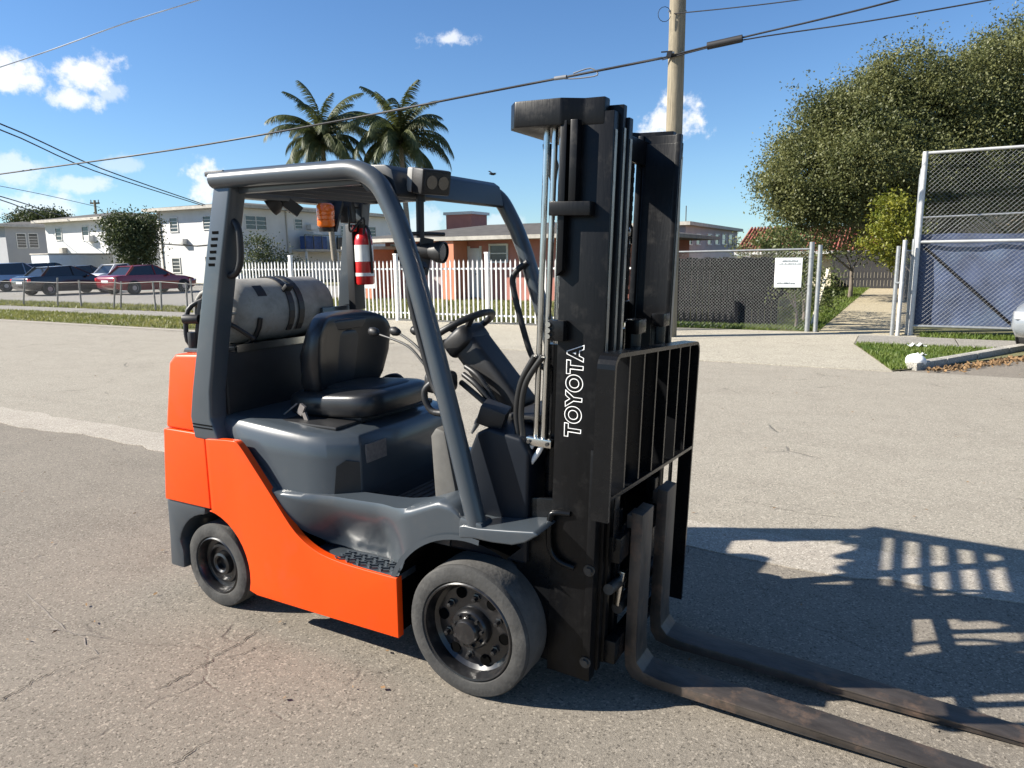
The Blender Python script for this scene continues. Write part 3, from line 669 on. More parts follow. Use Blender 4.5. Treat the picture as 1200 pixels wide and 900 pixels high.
tag(MB().tube(smooth_path([onlane(655, 92), onlane(675, 92), onlane(700, 88), onlane(692, 80), onlane(672, 86)], 4), .014, 6).cyl(onlane(650, 92), onlane(664, 90), .04, None, 8).build('cable_clamp', 'cable_grey', None, smooth=60), 'looped cable clamp on the cable left of the pole', 'cable clamp')
wire('upper of two dark service wires running down to the apartment roof', [wd(-160, 98, 22), wd(0, 145, 30), wd(120, 198, 40), wd(240, 240, 51)], .030)
wire('lower of two dark service wires running down to the apartment roof', [wd(-160, 108, 22), wd(0, 152, 30), wd(110, 200, 40), wd(238, 241, 51)], .028)
wire('upper dark wire low on the left reaching the second house', [wd(-90, 212, 38), wd(0, 230, 46), wd(72, 253, 60)], .035)
wire('lower dark wire low on the left reaching the second house', [wd(-90, 212, 38), wd(0, 234, 46), wd(52, 254, 60)], .035)
wire('faint grey wire reaching the small distant pole', [wd(-60, 208, 60), wd(0, 218, 68), wd(60, 230, 76), wd(117, 243, 85)], .03, 'cable_grey')
wire('pale wire crossing the sky at the upper left', [wd(-60, 98, 12), wd(50, 62, 12.5), wd(150, 26, 13), wd(236, -1, 13.5), wd(330, -32, 14)], .010, 'cable_light')
far = wd(118, 300, 88)
DP = thing('distant_pole', 'small distant pole with a crossarm above the left rooftops', 'pole', (far.x, far.y, 0))
MB().cyl((0, 0, 0), (0, 0, 9.0), .16, .14, 8).build('shaft', 'pole_wood', DP)
MB().box(-.55, .55, -.08, .08, 8.55, 8.75).build('crossarm', 'pole_wood', DP, smooth=0)
for x in (-.45, .45): MB().cyl((x, 0, 8.75), (x, 0, 9.05), .06, None, 6).build('insulator', 'cable_grey', DP)

# ================================================================== trees and plants
M('bark', (.15, .125, .10), rough=.9, var=.3, vs=6, bump=.4, bs=20)
M('palm_bark', (.24, .21, .17), rough=.9, var=.3, vs=5, stretch=(1, 1, 6))
leafmat('oak_leaf', (.070, .085, .024), (.205, .208, .075), vs=.8, tr=.35)
leafmat('dark_leaf', (.035, .050, .016), (.095, .115, .036), vs=1.1, tr=.25)
leafmat('yellow_leaf', (.10, .13, .012), (.30, .28, .03), vs=1.5, tr=.4)
leafmat('hedge_leaf', (.05, .075, .015), (.15, .165, .045), vs=1.5, tr=.3)
leafmat('palm_leaf', (.035, .055, .016), (.13, .14, .05), vs=.9, tr=.3)
def crown_points(lobes, clump_r, per, dens):
    out = []
    for c, rad in lobes:
        k = int(dens*rad[0]*rad[1]*4); u = rng.normal(size=(k, 3)); u /= np.linalg.norm(u, axis=1)[:, None]
        r_ = rng.uniform(.35, 1.0, (k, 1))**.55
        cc = np.array(c) + u*r_*np.array(rad)
        for q in cc:
            m_ = int(per*rng.uniform(.5, 1.4)); cr = clump_r*rng.uniform(.6, 1.5)
            out.append(q + rng.normal(0, 1, (m_, 3))*cr*np.array([1, 1, .75]))
    return np.concatenate(out)
def tree(name, label, base, lobes, leaf, mat, cr, per, dens, trunk_r, group=None, fork=None, bark='bark', sprigs=0):
    T = thing(name, label, 'tree' if 'tree' in name else 'plant', base, 0, group); b = Vector(base)
    P = crown_points([(tuple(Vector(c)-b), r_) for c, r_ in lobes], cr, per, dens)
    ex = []
    for c, r_ in lobes:                            # loose shoots that break the outline
        for _ in range(sprigs):
            u = rng.normal(size=3); u[2] = abs(u[2])*.9; u /= np.linalg.norm(u); st0 = np.array(tuple(Vector(c)-b)) + u*np.array(r_)*.9
            dr_ = u*.7 + np.array([0, 0, .55]) + rng.normal(0, .25, 3); ln = rng.uniform(.35, 1.0)
            t = rng.uniform(0, 1, (26, 1)); ex.append(st0 + dr_*t*ln + rng.normal(0, .07, (26, 3)))
    if ex: P = np.concatenate([P] + ex)
    V, F = leaf_cards(P, leaf[0], leaf[1]); tris('crown', V, F, mat, T)
    tk = MB(); top = Vector((0, 0, fork or 1.5))
    tk.tube([(0, 0, -.05), (.03, .02, top.z*.5), tuple(top)], [trunk_r*1.25, trunk_r, trunk_r*.85], 10)
    for c, r_ in lobes:
        q = Vector(c)-b; mid = top.lerp(q, .5) + Vector((random.uniform(-.3, .3), random.uniform(-.3, .3), random.uniform(0, .3)))*r_[0]*.3
        tk.tube(smooth_path([top, mid, q], 3), [trunk_r*.55 - trunk_r*.085*i for i in range(7)], 6)
        for _ in range(4):
            e = q + Vector((random.uniform(-1, 1)*r_[0], random.uniform(-1, 1)*r_[1], random.uniform(-.6, 1)*r_[2]))*.85
            tk.tube([tuple(q.lerp(mid, .3)), tuple(e)], [trunk_r*.16, trunk_r*.03], 5)
    tk.build('trunk', bark, T, smooth=60)
    return T
def at(px, py, Y): return tuple(wd(px, py, Y))
ob = wd(1075, 300, 25); ob = (ob.x, ob.y, 0)
OL = [((958, 208), 1.7, 24), ((925, 232), 1.0, 23.5), ((938, 180), 1.0, 24.5), ((990, 160), 1.5, 24.5), ((965, 132), .8, 24.5), ((1020, 122), 1.5, 25), ((1062, 92), 1.3, 25), ((1090, 140), 1.9, 25), ((1130, 105), 1.5, 25), ((1172, 84), 1.6, 25.5), ((1215, 75), 2.2, 26), ((1035, 195), 2.1, 24), ((1095, 205), 2.2, 25), ((1155, 160), 2.1, 25), ((1200, 175), 2.6, 26), ((985, 235), 1.3, 23.5), ((950, 250), .8, 23.5), ((1045, 245), 1.4, 24.5), ((1110, 250), 1.8, 25), ((1175, 245), 2.3, 26), ((1290, 150), 3.4, 26), ((905, 215), .6, 24), ((1005, 195), 1.2, 23)]
tree('oak_tree', 'huge dense green oak tree spreading over the fences on the right', ob, [(at(*p, Y), (r_, r_*.9, r_*.78)) for p, r_, Y in OL], (.098, .052), 'oak_leaf', .25, 110, 15, .38, fork=2.0, sprigs=16)
tree('young_tree', 'small bright yellow green tree hanging over the concrete path', tuple(sp(.5, 22.6)), [(at(1048, 258, 20.2), (.62, .6, .7)), (at(1030, 282, 20.2), (.5, .5, .42)), (at(1064, 280, 20.4), (.55, .55, .55)), (at(1042, 242, 20.2), (.36, .36, .42)), (at(1052, 300, 20.2), (.42, .42, .35))], (.10, .055), 'yellow_leaf', .12, 22, 52, .05, fork=.8)
hb = sp(-2.0, 18.4)
tree('hedge_shrub', 'scraggly green hedge shrub behind the leaning timber prop', tuple(hb), [(tuple(sp(-2.0, 18.6, .8)), (.35, .7, .7)), (tuple(sp(-1.95, 20.5, .75)), (.35, 1.2, .6)), (tuple(sp(-2.15, 17.7, 1.5)), (.35, .5, .5))], (.085, .04), 'hedge_leaf', .12, 22, 42, .04, fork=.4)
vb = sp(-1.95, 16.55)
tree('vine_shrub', 'reddish green creeper on the end post of the chain link fence', tuple(vb), [(tuple(sp(-2.05, 16.45, 1.5)), (.35, .25, .5)), (tuple(sp(-2.15, 16.45, .75)), (.3, .25, .45)), (tuple(sp(-2.35, 16.6, 1.95)), (.6, .3, .25))], (.075, .04), 'hedge_leaf', .10, 20, 60, .03, fork=.4)
rb_ = wd(905, 300, 27); tree('roof_shrub', 'low leafy bush in front of the red tiled roof', (rb_.x, rb_.y, 0), [(at(905, 288, 27), (.9, .7, .55)), (at(930, 280, 27), (.8, .7, .6)), (at(870, 290, 27), (.5, .5, .4))], (.11, .05), 'oak_leaf', .17, 22, 26, .06, fork=1.0)
mb_ = wd(1000, 290, 26); tree('hedge_shrub', 'mixed green undergrowth below the oak near the path', (mb_.x, mb_.y, 0), [(at(985, 275, 26), (1.0, .8, .9)), (at(1020, 285, 26), (.9, .8, .7)), (at(960, 285, 25), (.6, .6, .6))], (.11, .05), 'hedge_leaf', .18, 22, 24, .07, fork=1.0)
tb = wd(155, 320, 50); tree('courtyard_tree', 'dark bushy tree standing between the two white houses', (tb.x, tb.y, 0), [(at(150, 278, 50), (1.6, 1.6, 1.3)), (at(140, 264, 50), (1.1, 1.1, .8)), (at(168, 282, 50), (1.1, 1.1, 1.4)), (at(160, 300, 50), (1.2, 1.2, .9)), (at(170, 264, 50), (.9, .9, .8))], (.20, .10), 'dark_leaf', .30, 26, 20, .16, fork=1.4)
pb2 = wd(305, 330, 46); tree('house_shrub', 'dark shrubs against the shaded wall of the apartment house', (pb2.x, pb2.y, 0), [(at(300, 308, 46), (1.3, 1.0, .9)), (at(318, 305, 46), (1.1, 1.0, 1.0)), (at(302, 283, 46), (.8, .5, .35)), (at(345, 318, 46), (1.0, 1.0, .7))], (.16, .08), 'dark_leaf', .26, 20, 20, .06, fork=.8)
db = wd(50, 300, 90); tree('distant_tree', 'distant dark tree tops above the left rooftops', (db.x, db.y, 0), [(at(35, 258, 90), (2.5, 2, 1.1)), (at(55, 256, 90), (2.2, 2, 1.0)), (at(68, 259, 90), (1.6, 1.6, .8))], (.36, .16), 'dark_leaf', .45, 22, 7, .2, fork=3)

# coconut palms
def frond_mesh(i):
    r2 = random.Random(40+i); m = MB(); n = 30; Lf = 4.4*r2.uniform(.9, 1.08)
    e0 = R([78, 62, 48, 30, 12, -6][i]); droop = R([70, 98, 112, 115, 105, 84][i]); side = r2.uniform(-.25, .25)
    p = Vector((0, 0, 0)); pts = []; dirs = []
    for k in range(n+1):
        t = k/n; a = e0 - droop*t**1.35; d = Vector((math.cos(a), side*t, math.sin(a))).normalized()
        pts.append(p.copy()); dirs.append(d); p = p + d*(Lf/n)
    m.tube(pts, [.035*(1-.85*k/n) for k in range(n+1)], 4)
    for k in range(2, n+1):
        t = k/n
        for q in range(3):
            for sgn in (-1, 1):
                b0 = pts[k-1].lerp(pts[k], q/3); d = dirs[k]; sidev = Vector((0, sgn, 0)) - d*d.y*sgn; sidev.normalize()
                ll = 1.15*(math.sin(math.pi*(.12+.83*t))**.7)*r2.uniform(.8, 1.1)
                tip = b0 + (sidev*.60 + d*.55 + Vector((0, 0, -.45-.35*r2.random())))*ll*.85
                midp = b0.lerp(tip, .45) + Vector((0, 0, .07*ll)); wv = d*.029
                m.add([b0-wv, b0+wv, midp+wv*1.0, tip, midp-wv*1.0], [(0, 1, 2, 4), (4, 2, 3)])
    me = m.mesh('frond', 'palm_leaf', smooth=0); return me
FR = [frond_mesh(i) for i in range(6)]
def palm(label, px, py, Y, seed, big=1.0):
    r2 = random.Random(seed); c = wd(px, py, Y); T = thing('coconut_palm', label, 'palm', (c.x, c.y, 0), 0, 'coconut palms above the roofs')
    z = c.z
    tp = [(.5, .1, 0), (.32, .06, z*.35), (.12, .02, z*.7), (0, 0, z)]
    MB().tube(smooth_path(tp, 6), [.22 - .06*i/18 for i in range(19)], 10).build('trunk', 'palm_bark', T, smooth=60)
    k = 0
    for i, cnt in enumerate((6, 8, 8, 8, 7, 5)):
        for j in range(cnt):
            o = link('frond', FR[i], T, (0, 0, z-.06*i)); o.rotation_euler = (r2.uniform(-.25, .25), r2.uniform(-.10, .10), 2*math.pi*(j/cnt) + r2.uniform(-.3, .3) + i*.7)
            sc_ = big*r2.uniform(.8, 1.1); o.scale = (sc_, sc_, sc_)
    for j in range(7):
        a = r2.uniform(0, 6.28); blob_ = MB().lathe([(.001, -.16), (.09, -.11), (.125, 0), (.09, .11), (.001, .15)], (.28*math.cos(a), .28*math.sin(a), z-.35-r2.random()*.2), (0, 0, 1), 8)
        blob_.build('coconut', 'hedge_leaf', T, smooth=80)
palm('coconut palm on the left of the two above the roofs', 377, 163, 52, 5)
palm('slightly broader coconut palm on the right of the two above the roofs', 469, 164, 52, 23, 1.14)

# ================================================================== parked cars
M('tyre', (.02, .02, .02), rough=.85); M('alloy', (.30, .30, .31), rough=.35, metal=.7)
M('tail_red', (.55, .02, .02), rough=.2, coat=.5); M('head_clear', (.6, .6, .6), rough=.15, coat=.5)
M('car_glass', (.02, .024, .028), rough=.06, var=.1, spec=.7)
def car(name, label, loc, rz, col, L=4.7, Wd=1.8, H=1.43, suv=False):
    pm = 'paint_'+'_'.join('%d' % (c*1000) for c in col); M(pm, col, rough=.25, var=.03, coat=.8)
    T = thing(name, label, 'car', loc, rz, 'cars parked beyond the fences'); h = L/2; w = Wd/2
    st_ = [(-h, .52, .80, .80), (-h+.06, .36, .90, .90), (-h+.30, .25, .97, .96), (-h+.9, .20, .98, 1.0), (0, .19, .97, 1.0), (h-1.3, .20, .93, 1.0), (h-.75, .22, .88, .98), (h-.22, .26, .76, .92), (h-.04, .34, .66, .82), (h, .42, .58, .74)]
    m = MB(); rr = []
    for x, zl, zb, kw in st_:
        ww = w*kw; mid = (zl+zb)/2
        rr.append(len(m.v)); m.v += [(x, -ww*.9, zl), (x, -ww, mid-.08), (x, -ww*.99, mid+.1), (x, -ww*.92, zb-.02), (x, -ww*.75, zb), (x, ww*.75, zb), (x, ww*.92, zb-.02), (x, ww*.99, mid+.1), (x, ww, mid-.08), (x, ww*.9, zl)]
    for a, b in zip(rr, rr[1:]): m.f += [(a+i, a+(i+1) % 10, b+(i+1) % 10, b+i) for i in range(10)]
    m.f += [tuple(range(rr[0], rr[0]+10))[::-1], tuple(range(rr[-1], rr[-1]+10))]
    m.build('body', pm, T, smooth=50)
    rear, front = (-h+.15, h-1.25) if suv else (-h+.62, h-1.3)
    gl = [(rear, .90), (rear+.55 if not suv else rear+.25, H-.05), (-.1, H), (front-.95, H-.06), (front, .90)]
    g_ = MB(); rr = []
    for x, z in gl:
        t = (z-.9)/(H-.9); rr.append(len(g_.v)); g_.v += [(x, -w*.86, .88), (x, -w*(.86-.20*t), z), (x, w*(.86-.20*t), z), (x, w*.86, .88)]
    for a, b in zip(rr, rr[1:]): g_.f += [(a+i, a+(i+1) % 4, b+(i+1) % 4, b+i) for i in range(4)]
    g_.build('windows', 'car_glass', T, smooth=30)
    rf_ = MB(); x0, x1 = gl[1][0]-.05, gl[3][0]+.08
    rf_.prism([(x0, H-.06), (-.1, H+.012), (x1, H-.075), (x1, H-.04), (-.1, H+.035), (x0, H-.03)], 'y', -w*.67, w*.67).build('roof', pm, T, bevel=.012)
    for sg in (-1, 1):
        pl = MB().bar((rear+.02, sg*w*.85, .9), (gl[1][0], sg*w*.67, H-.03), .05, .12).bar((front-.02, sg*w*.85, .9), (gl[3][0], sg*w*.67, H-.04), .05, .05).bar((-.1, sg*w*.865, .9), (-.15, sg*w*.675, H-.02), .03, .08)
        pl.build('pillar', pm, T, smooth=0)
        MB().obox((front-.55, sg*(w+.06), .95), (.12, .16, .12), 0).build('mirror', pm, T, bevel=.03)
        MB().obox((-h+.10, sg*w*.70, .76), (.14, .36, .16), sg*.25).build('tail_light', 'tail_red', T, bevel=.02)
        MB().obox((h-.17, sg*w*.66, .62), (.30, .34, .12), -sg*.5).build('headlight', 'head_clear', T, bevel=.02)
        for x in (-h+.95, h-.92):
            wh = MB().lathe([(.20, -.11), (.30, -.105), (.325, -.08), (.325, .08), (.30, .105), (.20, .11)], (x, sg*(w-.09), .325), (0, 1, 0), 22).build('wheel', 'tyre', T, smooth=40)
            MB().lathe([(.001, -.095), (.06, -.10), (.18, -.085), (.215, -.105), (.215, .105), (.18, .085), (.06, .10), (.001, .095)], (x, sg*(w-.09), .325), (0, 1, 0), 14).build('rim', 'alloy', wh, smooth=30)
            MB().lathe([(.001, 0), (.36, 0), (.36, .012), (.001, .012)], (x, sg*(w-.004)-.006, .34), (0, 1, 0), 20).build('wheel_arch', 'tyre', T)
    MB().box(-h-.012, -h+.02, -.26, .26, .60, .72).build('number_plate', 'sign_white', T, smooth=0)
    MB().box(h-.05, h+.008, -.42, .42, .42, .52).build('grille', 'tyre', T, smooth=0)
    return T
CR = SA + math.pi/2
def cpos(px, Y): p = wd(px, 320, Y); return (p.x, p.y, .02)
car('sedan_car', 'dark red sedan parked tail toward the street behind the wire fence', cpos(173, 37.5), CR, (.20, .012, .016))
car('sedan_car', 'black sedan parked left of the red car', cpos(78, 37.5), CR, (.012, .010, .014))
car('sedan_car', 'white hatchback half hidden behind the red sedan', cpos(146, 44), CR, (.62, .62, .63), 4.2, 1.75, 1.5)
car('suv_car', 'pale blue wagon at the far left behind the black sedan', cpos(24, 43), CR, (.20, .28, .42), 4.5, 1.8, 1.62, True)
car('suv_car', 'dark green wagon behind the black sedan', cpos(62, 46), CR, (.02, .03, .03), 4.6, 1.8, 1.6, True)
car('sedan_car', 'charcoal sedan between the black and the red car', cpos(103, 45), CR, (.03, .03, .035), 4.5, 1.8, 1.42)
car('sedan_car', 'silver car cut off by the right edge of the picture', (10.30, 11.88, .0), R(212), (.20, .215, .23), 4.6, 1.8, 1.45)
M('van_white', (.70, .70, .68), rough=.4, var=.04)
vp = wd(88, 320, 50); VT = thing('box_trailer', 'white box trailer standing behind the dark cars', 'trailer', (vp.x, vp.y, .02), CR)
MB().box(-2.2, 2.2, -1.05, 1.05, .55, 2.15).build('box', 'van_white', VT, bevel=.05)
MB().box(-2.25, 2.25, -1.09, 1.09, 2.15, 2.24).build('roof', 'roof_edge', VT, bevel=.02)
for x in (-1.2, 1.2):
    for y in (-.9, .9): MB().lathe([(.001, -.1), (.33, -.1), (.33, .1), (.001, .1)], (x, y, .33), (0, 1, 0), 16).build('wheel', 'tyre', VT)

# ================================================================== small things
M('bag_white', (.78, .78, .76), rough=.5, var=.05, bump=.3, bs=14)
M('leaf_litter', (.20, .12, .055), rough=.9, var=.5, vs=4)
bp_ = ray(1073, 432); bp_ = bp_*(-CAM_H/bp_.z)
bag = MB(); 
for i in range(9):
    a = -math.pi/2 + math.pi*i/8
    for k in range(16):
        b = 2*math.pi*k/16; rr_ = .135*(1+.07*math.sin(3*b+i)+.05*math.sin(5*b-2*i))
        bag.v.append((rr_*math.cos(a)*math.cos(b), rr_*math.cos(a)*math.sin(b), .105+.105*math.sin(a)))
for i in range(8): bag.f += [(i*16+k, i*16+(k+1) % 16, (i+1)*16+(k+1) % 16, (i+1)*16+k) for k in range(16)]
o = bag.build('plastic_bag', 'bag_white', None, smooth=80); o.location = (bp_.x, bp_.y+.02, .004); tag(o, 'stuffed round white plastic bag at the corner of the grass triangle', 'bag')
for px, py, sx, lb_ in ((1078, 421, .10, 'small crumpled white scrap behind the white bag on the grass'), (1074, 410, .17, 'flat white paper scrap lying farther back on the grass triangle')):
    q = ray(px, py); q = q*(-CAM_H/q.z); m_ = MB(); nn_ = 7
    for i in range(nn_):
        for j in range(nn_): m_.v.append((sx*(i/(nn_-1)-.5)*1.5, sx*(j/(nn_-1)-.5), .05+.05*sx/.1*math.sin(i*2.1+j*1.3)*math.cos(j*1.9)*.5))
    for i in range(nn_-1):
        for j in range(nn_-1): m_.f.append((i*nn_+j, i*nn_+j+1, (i+1)*nn_+j+1, (i+1)*nn_+j))
    o = m_.build('paper_scrap', 'bag_white', None, smooth=60); o.location = (q.x, q.y, .03); tag(o, lb_, 'litter')
# dead leaves along the kerb and grit on the asphalt
n_ = 900; t_ = rng.uniform(0, 1, n_); base = np.array([tuple(sp(.35+1.9*t, 11.25+2.9*t, .012)) for t in t_]); base[:, 0] += np.abs(rng.normal(.05, .16, n_)); base[:, 1] -= np.abs(rng.normal(.02, .12, n_)); base[:, 2] += rng.uniform(0, .03, n_)
V, F = leaf_cards(base, .06, .035, 0); tag(tris('leaf_litter', V, F, 'leaf_litter'), 'brown dead leaves gathered in the gutter by the kerb', 'leaves', kind='stuff')
n_ = 420; P = np.stack([rng.uniform(-7, 7, n_), 1.2 + 12*rng.uniform(0, 1, n_)**1.3, np.full(n_, .012)], 1)
V, F = leaf_cards(P, .028, .016, -.2); V[:, 2] = np.clip(V[:, 2]*.4+.008, .006, .02)
tag(tris('grit', V, F, 'leaf_litter'), 'scattered bits of leaf and grit on the asphalt', 'grit', kind='stuff')
bq = wd(577, 204, 20)
bird = MB().tube([(-.11, 0, 0), (-.03, 0, .005), (.05, 0, 0), (.12, 0, .01)], [.008, .035, .032, .008], 8).add([(-.02, .02, .01), (.05, .02, .01), (.02, .17, .07), (-.05, .16, .06)], [(0, 1, 2, 3)]).add([(-.02, -.02, .01), (.05, -.02, .01), (.02, -.17, .05), (-.05, -.16, .05)], [(3, 2, 1, 0)])
M('feather', (.02, .02, .022), rough=.7)
o = bird.build('bird', 'feather', None, smooth=60); o.location = bq; o.rotation_euler = (.2, 0, .6); tag(o, 'small dark bird flying left of the mast', 'bird')
# ================================================================== the forklift
M('grey_paint', (.043, .053, .063), rough=.34, var=.06, vs=3, coat=.3, dirt=(.085, .08, .072, .3), ds=5)
M('orange_paint', (.74, .062, .002), rough=.4, var=.04, vs=2, coat=.08, spec=.3, bump=.02, bs=9, dirt=(.46, .052, .008, .5), ds=6)
M('black_paint', (.005, .0053, .006), rough=.26, var=.2, vs=9, bump=.03, bs=40, spec=.25, dirt=(.016, .015, .014, .35), ds=11)
M('guard_shaded', (.018, .022, .027), rough=.4, var=.1, vs=4)  # darker copy of the grey paint, shade of header and bars put into the colour
M('cowl_paint', (.0045, .007, .012), rough=.45, var=.1, vs=4, spec=.3)
M('pod_grey', (.105, .10, .09), rough=.6, var=.15, vs=14)
M('mast_black', (.0035, .0036, .0042), rough=.36, var=.25, vs=5, bump=.05, bs=30, stretch=(4, 4, .6), spec=.22, dirt=(.020, .019, .018, .5), ds=16)
M('worn_steel', (.30, .285, .26), rough=.38, metal=.85, var=.3, vs=9, stretch=(6, 6, .5), dirt=(.05, .045, .04, .7), ds=14)
M('bright_steel', (.62, .61, .58), rough=.22, metal=1, var=.1)
M('dark_steel', (.05, .047, .043), rough=.5, metal=.4, var=.3, vs=20, bump=.1)
M('fork_steel', (.075, .062, .052), rough=.48, metal=.45, var=.35, vs=7, bump=.12, bs=45, dirt=(.24, .15, .10, .75), ds=8, stretch=(1, 3, 1))
M('rubber', (.038, .037, .035), rough=.85, var=.3, vs=14, bump=.2, bs=70, dirt=(.11, .105, .096, .7), ds=9)
M('tyre_tread', (.080, .077, .072), rough=.9, var=.25, vs=10, bump=.25, bs=60, dirt=(.15, .142, .13, .7), ds=6)
M('rim_black', (.010, .010, .011), rough=.3, var=.3, vs=20, coat=.3, dirt=(.06, .055, .05, .5), ds=20)
M('hole_black', (.0015, .0015, .0015), rough=1, spec=.05)  # near-zero black puts the dark of holes, gaps and wells into the colour
M('vinyl', (.012, .0125, .014), rough=.36, var=.15, vs=12, bump=.06, bs=220, coat=.1)
M('vinyl_panel', (.017, .019, .023), rough=.42, var=.15, vs=14, bump=.05, bs=300)
M('plastic_black', (.012, .012, .013), rough=.5, var=.2, vs=20, bump=.04, bs=150)
M('plastic_grey', (.26, .255, .24), rough=.55, var=.12)
M('mat_rubber', (.075, .066, .058), rough=.9, var=.25, vs=20, bump=.2, bs=120)
M('tank_metal', (.31, .295, .265), rough=.65, metal=.15, var=.3, vs=9, bump=.1, bs=30, dirt=(.14, .12, .095, .85), ds=9)
M('amber', (.85, .17, .01), rough=.2, var=.1, coat=.6)
M('red_paint', (.48, .012, .012), rough=.3, var=.1, coat=.5)
M('white_label', (.74, .73, .70), rough=.5, var=.08, vs=20)
M('white_paint', (.78, .78, .76), rough=.5, var=.04)
M('label_grey', (.17, .15, .14), rough=.5, var=.2, vs=60)
M('lens', (.035, .033, .03), rough=.12, var=.2, vs=60, coat=.6)
M('hose_rubber', (.014, .014, .014), rough=.45, var=.2)
YAW = 0.50732; CX, CY = -0.18383, 2.42183; W2 = 1.05
FL = thing('forklift', 'orange and dark grey forklift with a tall black mast and two forks', 'forklift', (CX, CY, 0), -YAW)
def FW(p):                                         # forklift frame to world
    c, s = math.cos(YAW), math.sin(YAW); return Vector((CX + p[0]*c + p[1]*s, CY - p[0]*s + p[1]*c, p[2]))
def pt(mb, name, mat, parent=None, label=None, **k):
    o = mb.build(name, mat, parent or FL, **k)
    if label: o['label'] = label
    return o
def both(mb, name, mat, parent=None, **k):
    return pt(mb, name, mat, parent, **k), pt(mb.mirror(W2), name, mat, parent, **k)

# --- counterweight
def cwx(p):                                        # sides drawn in a little towards the top
    y = p.y - .525; t = max(0, (p.z-.86)/.35); p.y = .525 + y*(1 - .04*t); return p
cwo = pt(MB().prism([(-1.392, .50), (-1.388, .838), (-1.40, .853), (-1.666, .853), (-1.674, .845), (-1.713, .50)], 'y', .016, 1.034), 'counterweight', 'orange_paint', bevel=.016, seg=3)
pt(MB().prism([(-1.380, .856), (-1.375, 1.19), (-1.40, 1.215), (-1.58, 1.205), (-1.625, 1.165), (-1.668, .856)], 'y', .024, 1.026).xf(cwx), 'upper_weight', 'orange_paint', cwo, bevel=.022, seg=3)
low = [(-1.44, .497), (-1.717, .497), (-1.725, .30), (-1.735, .155), (-1.635, .155), (-1.632, .25)] + arc(-1.425, .225, .235, 172, 96, 8)[1:]
pt(MB().prism(low, 'y', .025, 1.025), 'skirt', 'grey_paint', cwo, bevel=.012)
pt(MB().prism([(-1.36, 1.213), (-1.36, 1.232), (-1.57, 1.228), (-1.585, 1.208)], 'y', .09, .96), 'top_cover', 'grey_paint', cwo, bevel=.006)
pt(MB().cyl((-1.60, .14, 1.19), (-1.60, .14, 1.212), .012), 'bolt', 'dark_steel', cwo)
pt(MB().box(-1.405, -1.378, .04, 1.01, .5, 1.20), 'joint_gap', 'hole_black', cwo)

# --- orange side panels with their swept upper edge and rear wheel arch
arch = arc(-1.405, .235, .265, 94, -16, 12)
top_edge = [tuple(p)[:2] for p in smooth_path([(-1.362, .838, 0), (-1.20, .850, 0), (-1.145, .835, 0), (-1.05, .73, 0), (-.948, .612, 0), (-.845, .497, 0), (-.74, .437, 0), (-.62, .413, 0), (-.46, .405, 0), (-.312, .404, 0)], 4)]
side = top_edge + [(-.314, .152), (-.70, .150), (-1.105, .150)] + [p for p in arch[::-1]]
side[-1] = (-1.362, .502)
both(MB().prism(side, 'y', 0, .034), 'side_panel', 'orange_paint', bevel=.010, seg=3)
both(MB().prism([(-1.36, .55), (-1.36, .80), (-1.18, .80), (-.99, .58), (-.88, .45), (-.76, .385), (-.34, .375), (-.335, .165), (-1.09, .165), (-1.13, .34), (-1.22, .46)], 'y', .036, .134), 'panel_liner', 'hole_black')

# --- lower frame in grey: inner body, step well and front fender
body = [(-1.36, .52), (-1.36, .83), (-1.15, .83), (-.9, .60), (-.76, .535), (-.345, .535), (-.345, .17), (-1.08, .17), (-1.14, .40)]
pt(MB().prism([(-.34, .30), (-.34, .60), (.16, .61), (.18, .30)], 'y', .24, .81), 'front_frame', 'hole_black')
both(MB().prism([(-.345, .17), (-.345, .398), (-.335, .398), (-.335, .17)], 'y', .036, .24), 'arch_liner', 'hole_black')
both(MB().add([(x, y, z) for y in (.022, .24) for x, z in arc(0, .262, .349, 160, 62, 14)], [(i, i+1, i+16, i+15) for i in range(14)]), 'arch_liner', 'hole_black')
pt(MB().prism(body, 'y', .135, .915), 'body_frame', 'grey_paint', bevel=.01)
inner = [(-1.25, .80), (-1.12, .80), (-.93, .585), (-.86, .60), (-.60, .60), (-.60, .30), (-1.05, .30)]
def sst(a, b, x): t = min(1, max(0, (x-a)/(b-a))); return t*t*(3-2*t)
def interp(tab, x):
    if x <= tab[0][0]: return tab[0][1]
    for (x0, y0), (x1, y1) in zip(tab, tab[1:]):
        if x <= x1: t = (x-x0)/(x1-x0); return y0 + (y1-y0)*t
    return tab[-1][1]
ztop = [(-1.16, .80), (-1.0, .668), (-.975, .648), (-.90, .652), (-.60, .658), (-.45, .664), (-.34, .672), (-.25, .690), (-.17, .722), (-.12, .742), (-.06, .735), (-.02, .70), (.01, .668)]
zbot = [(-1.16, .78), (-.95, .60), (-.845, .488), (-.74, .43), (-.62, .405), (-.335, .400), (-.312, .405), (-.303, .445), (-.28, .485), (-.24, .525), (-.19, .56), (-.13, .590), (-.07, .61), (.01, .624)]
xs = [-1.16 + 1.17*i/64 for i in range(65)]
sk = MB(); NZ = 10; cols_ = []
for x in xs:
    zb, zt = interp(zbot, x), interp(ztop, x); cidx = []
    A = sst(-.95, -.64, x)*(1-sst(-.46, -.255, x))
    for k in range(NZ+1):
        t = k/NZ; z = zb + (zt-zb)*t
        y = .016 + A*(.115*(1 - .62*sst(.43, .66, z))) + .012*max(0, (t-.9)/.1)
        cidx.append(len(sk.v)); sk.v.append((x, y, z))
    cidx.append(len(sk.v)); sk.v.append((x, .16, zt+.004))
    cols_.append(cidx)
for a, b in zip(cols_, cols_[1:]): sk.f += [(a[k], b[k], b[k+1], a[k+1]) for k in range(NZ+1)]
both(sk, 'sill_panel', 'grey_paint', smooth=55)
